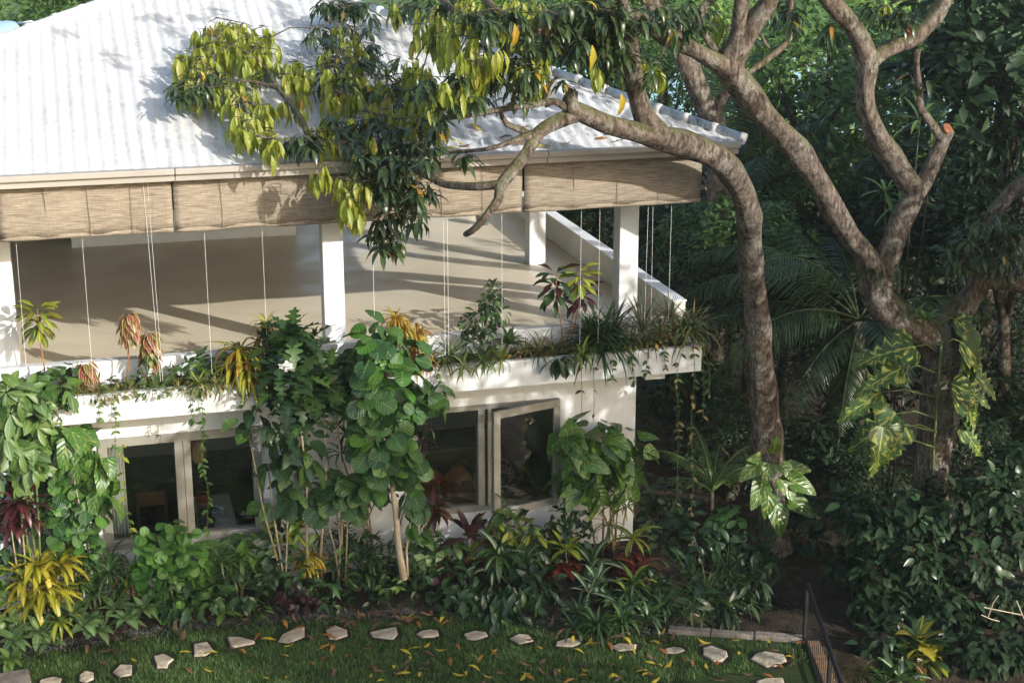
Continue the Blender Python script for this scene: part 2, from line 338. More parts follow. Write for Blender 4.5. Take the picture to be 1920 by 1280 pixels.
def leafmesh(shape, variant, mat):
    k = (shape, variant, mat)
    if k not in MESH:
        V, F, UV = TPL[shape][variant]; MESH[k] = mkmesh('leaf_' + shape, V, F, UV, MAT[mat])
    return MESH[k]
def mkmesh(name, V, F, UV, mat):
    me = bpy.data.meshes.new(name); n = len(F)
    me.vertices.add(len(V)); me.vertices.foreach_set('co', np.ascontiguousarray(V, 'f').ravel())
    me.loops.add(n * 4); me.loops.foreach_set('vertex_index', np.ascontiguousarray(F, 'i').ravel())
    me.polygons.add(n); me.polygons.foreach_set('loop_start', np.arange(n, dtype='i') * 4); me.polygons.foreach_set('loop_total', np.full(n, 4, 'i'))
    me.polygons.foreach_set('use_smooth', np.ones(n, bool))
    uvl = me.uv_layers.new(name='UVMap'); uvl.data.foreach_set('uv', np.ascontiguousarray(UV[F.ravel()], 'f').ravel())
    me.materials.append(mat); me.update(calc_edges=True); return me
def joined(name, leaves, mat, parent=None):
    """leaves: list of (shape, variant, matrix) -> one mesh of them all"""
    Vs, Fs, Us, b = [], [], [], 0; by = {}
    for s, v, M in leaves: by.setdefault((s, v), []).append(M)
    for (s, v), Ms in by.items():
        V, F, UV = TPL[s][v]; A = np.array([[list(r_) for r_ in M] for M in Ms], 'f')
        W = np.einsum('mij,nj->mni', A[:, :3, :3], V) + A[:, None, :3, 3]; m_, n = len(Ms), len(V)
        Vs.append(W.reshape(-1, 3)); Fs.append((F[None] + (np.arange(m_, dtype='i') * n)[:, None, None] + b).reshape(-1, 4)); Us.append(np.tile(UV, (m_, 1))); b += m_ * n
    me = mkmesh(name, np.concatenate(Vs), np.concatenate(Fs), np.concatenate(Us), MAT[mat])
    return link(name, me, parent, kind='stuff')
def LM(p, d, n, s, sx=None):
    """leaf matrix: base p, axis d, face normal about n, length s"""
    d = Vector(d).normalized(); n = Vector(n); n = n - d * n.dot(d)
    if n.length < 1e-4: n = d.orthogonal()
    n.normalize(); x = d.cross(n); sx = sx or s
    return Matrix(((x.x * sx, d.x * s, n.x * s, p[0]), (x.y * sx, d.y * s, n.y * s, p[1]), (x.z * sx, d.z * s, n.z * s, p[2]), (0, 0, 0, 1)))
class Plant:
    """one plant: an Empty at its foot, stems, leaves of its own and the rest of the foliage joined"""
    def __init__(s, name, loc, label, cat, group=None, seed=0):
        s.o = empty(name, loc, label, cat, group); s.loc = Vector(loc); s.r = random.Random(seed or sum(map(ord, label))); s.L = {}
    def leaf(s, shape, mat, p, d, n, size, sx=None):
        s.L.setdefault(mat, []).append((shape, s.r.randrange(3), LM(Vector(p) - s.loc, d, n, size, sx)))
    def stem(s, pts, rad, mat='stem', n=6, name='stem'):
        m_ = MB().tube([Vector(p) - s.loc for p in pts], rad, n); return m_.build(name, MAT[mat], s.o, smooth=True)
    def rosette(s, c, n, size, shape, mat, e0=-.2, e1=1.3, jit=.15, rad=.02, axis=None, pw=1.0):
        r = s.r; c = Vector(c); q = None
        if axis is not None: q = Vector((0, 0, 1)).rotation_difference(Vector(axis).normalized())
        for i in range(n):
            f = (i + r.random()) / n; e = e1 + (e0 - e1) * f ** pw; a = i * 2.39996 + r.uniform(-.3, .3)
            d = Vector((math.cos(a) * math.cos(e), math.sin(a) * math.cos(e), math.sin(e))); nn = Vector((-math.cos(a) * math.sin(e), -math.sin(a) * math.sin(e), math.cos(e)))
            d += Vector((r.uniform(-jit, jit), r.uniform(-jit, jit), r.uniform(-jit, jit)))
            off = Vector((math.cos(a), math.sin(a), 0)) * rad
            if q: d = q @ d; nn = q @ nn; off = q @ off
            mt = mat if isinstance(mat, str) else r.choice(mat)
            s.leaf(shape, mt, c + off, d, nn, size * r.uniform(.7, 1.15))
    def blob(s, c, rad, n, size, shape, mat, out=.6, up=.5, face=None, fill=.55, droop=.3):
        """leaves over an uneven ellipsoid"""
        r = s.r; c = Vector(c); ph = [r.uniform(0, 6.28) for _ in range(6)]
        for i in range(n):
            while True:
                d = Vector((r.gauss(0, 1), r.gauss(0, 1), r.gauss(0, 1))).normalized()
                if face is None or d.dot(face) > -.25: break
            lump = 1 + .22 * math.sin(3 * d.x + ph[0]) * math.sin(4 * d.z + ph[1]) + .15 * math.sin(7 * d.y + ph[2] + 5 * d.z) + .12 * math.sin(9 * d.x + ph[3])
            k = lump * (fill + (1 - fill) * r.random() ** .5)
            p = c + Vector((d.x * rad[0] * k, d.y * rad[1] * k, d.z * rad[2] * k))
            ax = d * out + Vector((r.uniform(-1, 1), r.uniform(-1, 1), r.uniform(-.7, .5) - droop)) * .8
            nn = Vector((0, -.25, 1)) * up + d * .8 + Vector((r.uniform(-.4, .4), r.uniform(-.4, .4), r.uniform(-.2, .4)))
            mt = mat if isinstance(mat, str) else r.choice(mat)
            s.leaf(shape, mt, p, ax, nn, size * r.uniform(.65, 1.2))
    def done(s, sep=300, name='leaf'):
        """the leaves that show largest become objects, the rest one mesh per kind"""
        al = []
        for mt, ls in s.L.items():
            for q in ls: al.append((mt, q))
        if sep and al:
            def show(t):
                w = s.loc + t[1][2].translation; x, y = pix(w)
                return (0 if -20 < x < 1940 and -20 < y < 1300 else 1, (w - CAM).length)
            al.sort(key=show)
            for mt, (sh, v, M) in al[:sep]:
                o = bpy.data.objects.new(name, leafmesh(sh, v, mt)); o.parent = s.o; o.matrix_basis = M; COL.objects.link(o)
            al = al[sep:]
        by = {}
        for mt, q in al: by.setdefault(mt, []).append(q)
        for mt, ls in by.items(): joined('foliage', ls, mt, s.o)
        return s.o
# ================================================================== ground
LZ = .35                                                  # height of the lawn
KA, KR, TE = PZ(1252, 1186, LZ), PZ(1512, 1206, LZ), PZ(1545, 1290, LZ)   # ends of the stone kerb, lower end of the timber edging
def gh(x, y):                                             # lie of the land
    def ss(a, b, t): t = max(0, min(1, (t - a) / (b - a))); return t * t * (3 - 2 * t)
    dk = y - (KA.y + (KR.y - KA.y) * (x - KA.x) / (KR.x - KA.x)); drop = max(ss(7.3, 8.1, x) * ss(-1.9, -.9, y), ss(.12, 1.0, dk) * ss(6.95, 7.5, x) * .75)
    drop = max(drop, ss(.12, .5, x - (KR.x + (TE.x - KR.x) * (y - KR.y) / (TE.y - KR.y))) if x > 6 and y < KR.y + .3 else 0)
    z = LZ - .03 - drop * .75
    d = math.hypot(x - 4, y)
    z -= ss(14, 60, d) * 1.2
    return z + .05 * math.sin(x * 1.7 + y) * math.sin(y * 1.3 - x * .6) * min(1, drop + ss(12, 30, d))
def axis_pts(lo, hi, fine_lo, fine_hi, step):
    a = list(np.arange(fine_lo, fine_hi + 1e-6, step)); k = step
    while a[-1] < hi: k *= 1.35; a.append(a[-1] + k)
    k = step
    while a[0] > lo: k *= 1.35; a.insert(0, a[0] - k)
    return a
gx = axis_pts(-200, 260, -6, 16, .3); gy = axis_pts(-60, 420, -6, 8, .3)
V = [(x, y, gh(x, y)) for y in gy for x in gx]; nx = len(gx)
Fq = [(j * nx + i, j * nx + i + 1, (j + 1) * nx + i + 1, (j + 1) * nx + i) for j in range(len(gy) - 1) for i in range(nx - 1)]
m, N, L, B = newmat('earth'); ge = N.new('ShaderNodeNewGeometry').outputs['Position']
near = ramp(N, L, noise(N, L, 5, 8, ge, None, .7), [(.3, (.016, .013, .01)), (.55, (.045, .034, .024)), (.75, (.085, .062, .042))])
far = ramp(N, L, noise(N, L, .12, 6, ge), [(.3, (.06, .11, .03)), (.7, (.13, .19, .055))])
ln = N.new('ShaderNodeVectorMath'); ln.operation = 'LENGTH'; L.new(ge, ln.inputs[0])
mr = N.new('ShaderNodeMapRange'); L.new(ln.outputs['Value'], mr.inputs[0]); mr.inputs[1].default_value = 34; mr.inputs[2].default_value = 50
L.new(mix(N, L, mr.outputs[0], near, far), B.inputs['Base Color']); B.inputs['Roughness'].default_value = .95; B.inputs['Specular IOR Level'].default_value = .1
bump(N, L, B, noise(N, L, 22, 6, ge), .9, .04); MAT['earth'] = m
mb = MB(); mb.add(V, Fq); mb.build('ground', MAT['earth'], smooth=True)['kind'] = 'structure'
# lawn sheet, its edge follows the planted bed
EDGE = [(0, 1222), (130, 1205), (330, 1172), (560, 1152), (850, 1146), (1150, 1180), (1250, 1187)]
edge = [PZ(x, y, LZ) for x, y in EDGE]
edge = [Vector((-6, edge[0].y - 1.5, LZ))] + edge
def edge_y(x):
    for a, b in zip(edge, edge[1:]):
        if a.x <= x <= b.x: return a.y + (b.y - a.y) * (x - a.x) / (b.x - a.x)
    return edge[0].y if x < edge[0].x else -1.2
def right_x(y): return KR.x + (TE.x - KR.x) * (y - KR.y) / (TE.y - KR.y)
surf('lawn', [(.25, (.02, .028, .01)), (.5, (.03, .05, .014)), (.75, (.05, .055, .02))], 3, .95, .8, None, 60, .1, .03)
mb = MB(); ys = [0, .12, .3, .5, .75, 1]; xs = list(np.arange(-6, 8.81, .3)); vs = []
for x in xs:
    yt = min(edge_y(x), 20)
    if x > edge[-1].x: yt = edge[-1].y + (KR.y - edge[-1].y) * (x - edge[-1].x) / (KR.x - edge[-1].x)
    for t in ys: vs.append((min(x, right_x(yt + (-7 - yt) * t) + .02), yt + (-7 - yt) * t, LZ))
k = len(ys)
mb.add(vs, [(i * k + j, i * k + j + 1, (i + 1) * k + j + 1, (i + 1) * k + j) for i in range(len(xs) - 1) for j in range(k - 1)])
mb.build('lawn', MAT['lawn'])['kind'] = 'structure'
# soil of the planted bed, humped up to the wall
mb = MB(); vs = []; xs = list(np.arange(-6, 7.3, .25)); rg = random.Random(5)
for x in xs:
    ye = edge_y(x)
    for t in (0, .15, .5, 1): vs.append((x, ye + .12 * (1 if t == 0 else 0) * -1 + (.05 - ye) * t, LZ + (-.04, .05, .08, .1)[(0, .15, .5, 1).index(t)] + rg.uniform(-.02, .02) * (t > 0)))
mb.add(vs, [(i * 4 + j, (i + 1) * 4 + j, (i + 1) * 4 + j + 1, i * 4 + j + 1) for i in range(len(xs) - 1) for j in range(3)])
mb.build('soil', MAT['soil'], smooth=True)['kind'] = 'structure'
# far water glimpsed between the trunks
m, N, L, B = newmat('water'); B.inputs['Base Color'].default_value = (.30, .52, .58, 1); B.inputs['Roughness'].default_value = .25; MAT['water'] = m
bump(N, L, B, noise(N, L, 1.2, 3, N.new('ShaderNodeTexCoord').outputs['Object']), .2, .05)
mb = MB(); c = Vector((33, 52, -1.1)); mb.add([(c.x + 12 * math.cos(a) * (1 + .2 * math.sin(3 * a)), c.y + 14 * math.sin(a), -.75) for a in [i * 6.283 / 28 for i in range(28)]], [tuple(range(28))])
mb.build('water', MAT['water'])['kind'] = 'structure'
# ================================================================== house
house = empty('house', (2, 0, LZ), 'white two storey house with corrugated hip roof and open upper floor', 'house')
HO = house.location.copy()
hroot = house
class HB(MB):                                              # builds in world coordinates under the house
    def build(s, name, mat, parent=None, **k):
        par = parent or hroot; off = Vector(HO) if par is hroot or parent else Vector()
        s.v = [tuple(Vector(v) - off) for v in s.v]; return super().build(name, mat, par, **k)
W1 = (-.03, 1.95, 1.09, 2.56); W2 = (3.9, 5.88, 1.1, 2.58); WX = 6.95
XL = -3.6
b = HB(); b.box((XL, 0, 0), (W1[0], .2, 2.99)).box((W1[0], 0, 0), (W1[1], .2, W1[2])).box((W1[0], 0, W1[3]), (W1[1], .2, 2.99))
b.box((W1[1], 0, 0), (W2[0], .2, 2.99)).box((W2[0], 0, 0), (W2[1], .2, W2[2])).box((W2[0], 0, W2[3]), (W2[1], .2, 2.99)).box((W2[1], 0, 0), (WX, .2, 2.99))
b.box((WX - .2, .2, -.6), (WX, 9.8, 2.99)).box((XL, .2, 0), (XL + .2, 9.8, 2.99)).build('outer_wall', MAT['wall'])
b = HB(); b.box((XL + .2, 5.4, .2), (WX - .2, 5.6, 2.985)).box((2.75, .2, .2), (2.9, 5.4, 2.985)).build('inner_wall', MAT['room_wall'])
HB().box((XL + .2, .2, .1), (WX - .2, 5.4, .2)).build('lower_floor', MAT['room_floor'])
HB().box((XL, -.1, 2.99), (7.6, 10.4, 3.25)).build('floor_slab', MAT['wall'])
HB().box((XL, .052, 3.25), (7.4, 10.4, 3.4)).build('upper_floor', MAT['cement'])
HB().box((WX + .003, -.35, 2.84), (7.22, 9.8, 2.99)).build('beam', MAT['wall'])
HB().box((XL, -.1, 3.25), (7.4, .05, 3.58)).build('kerb', MAT['wall'], bevel=.012)
b = HB(); b.box((XL, -.62, 2.985), (7.62, -.52, 3.33)).box((7.52, -.52, 2.985), (7.62, -.103, 3.33)).box((XL, -.52, 2.985), (7.52, -.103, 3.05)).build('planter_box', MAT['planter'], bevel=.012)
b = HB(); vs = []; rg = random.Random(3); xs = np.arange(XL, 7.53, .1)
for x in xs: vs += [(x, -.525, 3.28 + rg.uniform(-.02, .02)), (x, -.31, 3.32 + rg.uniform(-.02, .035)), (x, -.102, 3.31 + rg.uniform(-.02, .03))]
b.add(vs, [(i * 3 + j, (i + 1) * 3 + j, (i + 1) * 3 + j + 1, i * 3 + j + 1) for i in range(len(xs) - 1) for j in (0, 1)]).build('planter_soil', MAT['soil'], smooth=True)
HB().box((7.42, -.1, 3.25), (7.58, 10.4, 3.79)).build('balustrade', MAT['cream'], bevel=.01)
HB().box((7.405, -.1, 3.792), (7.595, 10.4, 3.815)).build('coping', MAT['white'], bevel=.006)
for cx, cy in ((-.98, .2), (2.955, .2), (6.835, .2), (6.72, 4.05), (6.72, 7.9), (-3.45, .2), (-.98, 7.9)):
    HB().box((cx - .13, cy - .13, 3.4), (cx + .13, cy + .13, 5.5)).build('column', MAT['wall'], bevel=.01)
HB().box((-.2, 7.05, 3.4), (3.43, 7.2, 4.3)).build('rear_wall', MAT['white'])
HB().box((XL, 8.3, 3.4), (3.6, 8.45, 5.5)).build('rear_light_block', MAT['cream'])  # unseen wall added to keep light from the back off the floor
HB().box((XL + .3, -.7, 5.5), (7.3, 8.2, 5.54)).build('ceiling', MAT['ceiling'])
# roof: four hipped slopes, the front one of single corrugated sheets
EX0, EX1, EY, EZ, SL = -4.96, 7.96, -.9, 6.03, .35        # eave ends, eave line, eave height, pitch of the front slope
def lim(x): return max(0, min((x - EX0) / 1.276, (EX1 - x) / 1.014))
AY = EY + (EX1 - EX0) / 2.29; AX = EX1 - 1.014 * (AY - EY); APX = Vector((AX, AY, EZ + SL * (AY - EY)))
roof = HB().tube([APX - Vector((0, 0, .5)), APX - Vector((0, 0, .06))], .1, 8).build('roof', MAT['roof'])
class RB(MB):
    def build(s, name, mat, parent=None, **k):
        s.v = [tuple(Vector(v) - HO) for v in s.v]; return super().build(name, mat, parent, **k)
def sheet(x0, x1, s0, s1, dz, name, parent, per=.15, amp=.008, step=8):
    n = max(4, int(round((x1 - x0) / per * step))); vs, fs = [], []; rows = 3
    for i in range(n + 1):
        x = x0 + (x1 - x0) * i / n; l = lim(x) - .03; a = min(s0, l); t = min(s1, l)
        for j in range(rows + 1):
            q = a + (t - a) * j / rows; vs.append((x, EY + q, EZ + SL * q + dz + amp * math.cos(2 * math.pi * x / per)))
    for i in range(n):
        for j in range(rows):
            k = i * (rows + 1) + j; fs.append((k, k + rows + 1, k + rows + 2, k + 1))
    o = RB().add(vs, fs).build(name, MAT['roof'], parent, smooth=True)
    md = o.modifiers.new('solidify', 'SOLIDIFY'); md.thickness = .006; md.offset = -1; md.use_rim = False
    return o
rg = random.Random(11)
for k in range(13):
    u0 = EX0 + .05 + k * .99; u1 = min(u0 + 1.02, EX1 - .02); m_ = max(lim(u0), lim(u1), lim((u0 + u1) / 2))
    for s0, s1, dz in ((-.09, 2.75, 0), (2.62, 5.35, .006), (5.2, 5.7, .012)):
        if m_ > s0 + .1: sheet(u0, u1, s0, s1, dz + .003 * (k % 2) + rg.uniform(0, .004), 'roof_sheet', roof)
BY = 10.4
def rz_(x, y): return EZ + .3905 * (EX1 - x) - .046 * (y - EY)
def lz_(x, y): return EZ + .3526 * (x - EX0) - .10 * (y - EY)
for cor, fn, sx in (((EX1, EY), rz_, 1), ((EX0, EY), lz_, -1)):   # the side slopes
    vs, fs = [], []; n = 160; ex = cor[0]
    for i in range(n + 1):
        y = EY + (BY - EY) * i / n; t = min(1, (y - EY) / (AY - EY)); t = t if y < AY else max(0, (BY - y) / (BY - AY))
        xh = ex + (AX - ex) * t
        for j in range(4):
            x = ex + sx * .05 + (xh - ex) * j / 3; vs.append((x, y, fn(x, y) - .02 + .022 * math.cos(i * 2 * math.pi / 5)))
    for i in range(n):
        for j in range(3):
            k = i * 4 + j; q = (k, k + 4, k + 5, k + 1); fs.append(q[::-1] if sx > 0 else q)
    o = RB().add(vs, fs).build('roof_slope', MAT['roof'], roof, smooth=True)
cr, cl = Vector((EX1, BY, rz_(EX1, BY) - .02)), Vector((EX0, BY, lz_(EX0, BY) - .02))
RB().add([APX - Vector((0, 0, .05)), cr, cl], [(0, 1, 2)]).build('roof_slope', MAT['roof'], roof)
for c0 in (Vector((EX1, EY, EZ)), Vector((EX0, EY, EZ))):
    c0 = c0 + Vector((0, 0, .03)); d = APX + Vector((0, 0, .03)) - c0; n = 21
    for k in range(n):
        a = c0 + d * (k / n) + Vector((0, 0, rg.uniform(-.008, .008))); c = c0 + d * ((k + 1.1) / n); e = (c - a).normalized()
        RB().tube([a - e * .02, a + e * .05, a + e * .055, c], [.072, .072, .06, .058], 10).build('ridge_cap', MAT['roof'], roof, smooth=True)
# gutter and fascia in lengths
jx = [XL - .18, -1.9, P(328, 335, -1).x, P(1026, 295, -1).x, 7.86]
for a, c in zip(jx, jx[1:]):
    HB().box((a + .003, -1.06, 5.965), (c - .003, -.93, 6.035)).build('gutter', MAT['fascia'], bevel=.012)
    HB().box((a + .003, -1.0, 5.885), (c - .003, -.95, 5.963)).build('fascia_board', MAT['fascia'], bevel=.006)
HB().box((7.80, -.925, 5.87), (7.86, .6, 5.99)).build('fascia_board', MAT['fascia'])
# windows
def frame_mb(x0, x1, z0, z1, w, y0, y1):
    return HB().box((x0, y0, z0), (x0 + w, y1, z1)).box((x1 - w, y0, z0), (x1, y1, z1)).box((x0 + w, y0, z0), (x1 - w, y1, z0 + w)).box((x0 + w, y0, z1 - w), (x1 - w, y1, z1))
wf = frame_mb(W1[0], W1[1], W1[2], W1[3], .11, -.03, .12).build('window', MAT['frame'], bevel=.005)
HB().box((.885, -.03, W1[2] + .11), (.985, .12, W1[3] - .11)).build('mullion', MAT['frame'], wf, bevel=.004)
HB().box((.99, -.03, W1[2] + .11), (1.08, .12, W1[3] - .11)).build('mullion', MAT['frame'], wf, bevel=.004)
for a, c in ((.08, .885), (1.08, 1.84)): HB().box((a, .05, W1[2] + .11), (c, .056, W1[3] - .11)).build('pane', MAT['glass'], wf)
wf = frame_mb(W2[0], W2[1], W2[2], W2[3], .07, -.02, .12).build('window', MAT['frame'], bevel=.005)
HB().box((4.77, -.02, W2[2] + .07), (4.86, .12, W2[3] - .07)).build('mullion', MAT['frame'], wf, bevel=.004)
HB().box((4.9, -.02, W2[2] + .07), (4.95, .12, W2[3] - .07)).build('mullion', MAT['frame'], wf, bevel=.004)
HB().box((3.97, .05, W2[2] + .07), (4.77, .056, W2[3] - .07)).build('pane', MAT['glass'], wf)
def swing(v, hx=5.86, ang=R(17)):                          # the open sash turns about its hinge
    x, y, z = v; dx = x - hx; return (hx + dx * math.cos(ang) - y * math.sin(ang), dx * math.sin(ang) + y * math.cos(ang) - .03, z)
b = frame_mb(4.83, 5.86, 1.12, 2.585, .1, -.05, 0); b.v = [swing(v) for v in b.v]; b.build('sash', MAT['frame'], wf, bevel=.004)
b = HB().box((4.93, -.028, 1.22), (5.76, -.022, 2.485)); b.v = [swing(v) for v in b.v]; b.build('pane', MAT['glass'], wf)
# ================================================================== blinds under the eave
def bx(px, yy): return P(px, yy, -.8).x
def cord_part(mb_parent, loc, x, ztop, zbot, y, dx=0):
    q = Vector((x, y, 0)); pts = [Vector((x + dx * t, y, ztop + (zbot - ztop) * t)) - loc for t in (0, .5, 1)]
    MB().tube(pts, .0019, 4).build('cord', MAT['cord'], mb_parent)
BL = [(XL + .1, bx(-8, 380), ()), (bx(-6, 380), bx(321, 360), ((28, -.02), (152, 0), (273, .05), (281, .03))), (bx(324, 360), bx(651, 340), ((383, 0), (492, 0))), (bx(654, 340), bx(978, 320), ((700, 0), (835, 0), (842, 0), (945, 0))), (bx(982, 320), 7.44, ((1095, 0), (1130, 0), (1222, -.02), (1229, .02), (1265, 0)))]
labs = ['woven bamboo blind cut off at the house end beside the first column', 'long faded bamboo blind under the eave with paired cords over the croton stalks', 'bamboo blind above the middle column, its end behind hanging mango leaves', 'bamboo blind crossed by the bare mango limb, below the mossy gutter', 'bamboo blind at the roof corner beside the bent trunk']
for (x0, x1, cords), lb in zip(BL, labs):
    o = empty('bamboo_blind', ((x0 + x1) / 2, -.8, 5.88), lb, 'blind', 'bamboo blinds under the eave'); loc = o.location.copy()
    rg = random.Random(lb); n = 24; vs, fs = [], []; zb = 5.29
    for i in range(n + 1):
        x = x0 + (x1 - x0) * i / n
        for j in range(7):
            t = j / 6; bulge = .03 * math.sin(t * 3.1) + .012 * math.sin(i * .9 + t * 2) + .02 * t * math.sin(i * .35 + x0)
            vs.append(Vector((x, -.8 - bulge, 5.885 + (zb - 5.885) * t + .005 * t * math.sin(i * .5 + x0 * 3))) - loc)
    for i in range(n):
        for j in range(6): fs.append((i * 7 + j, i * 7 + j + 1, (i + 1) * 7 + j + 1, (i + 1) * 7 + j))
    q = MB().add(vs, fs).build('mat', MAT['blind'], o, smooth=True); md = q.modifiers.new('solidify', 'SOLIDIFY'); md.thickness = .02; md.offset = 0
    pts = [Vector((x0 + (x1 - x0) * i / n, -.79 - .02 * math.sin(i * .35 + x0), zb + .005 * math.sin(i * .5 + x0 * 3))) - loc for i in range(n + 1)]
    MB().tube(pts, .032, 8).build('bottom_roll', MAT['blind'], o, smooth=True)
    for i in range(1, 4):
        x = x0 + (x1 - x0) * (i / 4 + .02); MB().tube([Vector((x, -.845, 5.88)) - loc, Vector((x, -.86, 5.6)) - loc, Vector((x + .01, -.845, 5.27)) - loc], .004, 4).build('tape', MAT['blind'], o)
    for px, dx in cords: cord_part(o, loc, P(px, 430 - px * .04, -.8).x, 5.86, 3.5 if px < 1200 else 3.72, -.845 if px in (273, 281) else -.7, dx)
# ================================================================== trees
def catmull(pts, per):
    out = []
    n = len(pts)
    for i in range(n - 1):
        p0, p1, p2, p3 = pts[max(i - 1, 0)], pts[i], pts[i + 1], pts[min(i + 2, n - 1)]
        L_ = math.sqrt(sum((a - b) ** 2 for a, b in zip(p1[:3], p2[:3]))); k = max(2, int(L_ / per))
        for j in range(k):
            t = j / k
            out.append(tuple(.5 * (2 * b + (c - a) * t + (2 * a - 5 * b + 4 * c - d) * t * t + (3 * b - a - 3 * c + d) * t ** 3) for a, b, c, d in zip(p0, p1, p2, p3)))
    out.append(tuple(pts[-1])); return out
def limb_mb(mb, path, loc, n=14, per=.09, rough=.07, seed=0, cap=True):
    """path: (x, y, z, radius); an uneven, knotty tapering limb"""
    q = catmull(path, per); rg = random.Random(seed); ph = [rg.uniform(0, 6.28) for _ in range(8)]; knots = [(rg.randrange(len(q)), rg.uniform(0, 6.28), rg.uniform(.1, .3)) for _ in range(max(2, len(q) // 9))]
    b = len(mb.v); x = None; l = 0
    for i, p in enumerate(q):
        a, c = Vector(q[max(i - 1, 0)][:3]), Vector(q[min(i + 1, len(q) - 1)][:3]); t = (c - a).normalized()
        if x is None: x = t.orthogonal()
        x = (x - t * x.dot(t)).normalized(); y = t.cross(x); l += (c - a).length * .5
        for k in range(n):
            an = 2 * math.pi * k / n
            w = 1 + rough * (math.sin(3 * an + l * 1.3 + ph[0]) * .6 + math.sin(5 * an - l * 2.1 + ph[1]) * .5 + math.sin(2 * an + l * 4.7 + ph[2]) * .6 + math.sin(l * 6.1 + ph[3]) * .5 + math.sin(7 * an + l * 9 + ph[4]) * .35)
            for ki, ka, kh in knots: w += kh * math.exp(-((i - ki) / 2.2) ** 2) * max(0, math.cos(an - ka)) ** 3
            r_ = p[3] * w; mb.v.append(tuple(Vector(p[:3]) + (x * math.cos(an) + y * math.sin(an)) * r_ - loc))
    for i in range(len(q) - 1):
        for k in range(n): mb.f.append((b + i * n + k, b + i * n + (k + 1) % n, b + (i + 1) * n + (k + 1) % n, b + (i + 1) * n + k))
    if cap: mb.f.append(tuple(b + (len(q) - 1) * n + k for k in range(n)))
    return q
def near_roof(x, y, Y):                                   # the outer sprays lie just above the roof sheets
    if x >= 920 or Y >= -2.5: return Y
    if y > 285: q = -1.45
    else:
        q = -1.2
        while q < 3:
            w = P(x, y, q)
            if w.z - (EZ + SL * (q - EY)) < .42: break
            q += .05
    t = max(0, min(1, (x - 760) / 160)); return q * (1 - t) + Y * t
def pl(rows):                                             # photo x, y, width and the depth of each point of a limb
    out = []
    for x, y, w, Y in rows:
        Y = near_roof(x, y, Y)
        p = P(x, y, Y); out.append((p.x, p.y, p.z, w / 2 / ppm(p)))
    return out
class Tree(Plant):
    def limb(s, rows, name='branch', mat='bark', n=14, world=False, rough=.095, seed=None):
        path = rows if world else pl(rows); mb = MB()
        q = limb_mb(mb, path, s.loc, n, .09, rough, seed if seed is not None else len(path) * 7 + int(abs(path[0][0]) * 100) % 97)
        mb.build(name, MAT[mat], s.o, smooth=True); s.paths = getattr(s, 'paths', []) + [q]; return q
    def cluster(s, c, kind):
        """a hanging tuft of mango leaves at a twig end"""
        r = s.r; c = Vector(c)
        if kind == 'y':
            for i in range(r.randint(9, 14)):
                a = r.uniform(0, 6.28); o = r.uniform(.15, .7); d = Vector((math.cos(a) * o, math.sin(a) * o, -1))
                s.leaf('mango_limp', 'mango_old' if r.random() < .012 else 'mango_young', c + Vector((math.cos(a), math.sin(a), 0)) * .03 - Vector((0, 0, r.uniform(0, .12))), d, Vector((math.cos(a), math.sin(a), .5)), r.uniform(.13, .3))
        else:
            for i in range(r.randint(9, 13)):
                a = r.uniform(0, 6.28); o = r.uniform(.5, 1.6); d = Vector((math.cos(a) * o, math.sin(a) * o, r.uniform(-1, .15)))
                mt = 'mango_mature' if r.random() > .025 else 'mango_old'
                s.leaf('mango', mt, c + Vector((math.cos(a), math.sin(a), 0)) * .02 - Vector((0, 0, r.uniform(0, .1))), d, Vector((math.cos(a) * .6, math.sin(a) * .6, 1)), r.uniform(.15, .27))
    def twigs(s, ends, mat='twigbark'):
        """thin twigs from every tuft to the nearest limb"""
        pts = [Vector(p[:3]) for q in s.paths for p in q[::3]]; mb = MB(); r = s.r
        for e in ends:
            e = Vector(e)
            if not pts: break
            a = min(pts, key=lambda p: (p - e).length + .6 * max(0, p.z - e.z)); d = e - a
            if d.length > 3.2: continue
            m1 = a + d * .35 + Vector((r.uniform(-.1, .1), r.uniform(-.1, .1), d.length * .12)); m2 = a + d * .72 + Vector((r.uniform(-.08, .08), r.uniform(-.08, .08), d.length * .1))
            k = min(.02, .006 + d.length * .006)
            mb.tube([p - s.loc for p in (a, m1, m2, e)], [k, k * .8, k * .55, .004], 5)
            pts += [m1, m2]
        if mb.v: mb.build('twigs', MAT[mat], s.o, smooth=True, kind='stuff')
def spread(rg, ells):
    """tuft positions inside ellipses of the picture: (x, y, rx, ry, count, kinds, depth)"""
    out = []
    for x, y, rx, ry, n, kinds, Y in ells:
        got = []
        for _ in range(int(n * (1.9 if Y < -2.2 else 1.4) + .5)):
            best = None
            for _ in range(8):
                a, k = rg.uniform(0, 6.28), rg.random() ** .5; c = (x + rx * k * math.cos(a), y + ry * k * math.sin(a))
                d = min([math.hypot(c[0] - g[0], c[1] - g[1]) for g in got] or [1e9])
                if best is None or d > best[0]: best = (d, c)
            got.append(best[1]); out.append((P(*best[1], near_roof(*best[1], Y) + (rg.uniform(-.22, .12) if best[1][0] < 760 else rg.uniform(-.4, .4))), rg.choice(kinds)))
    return out
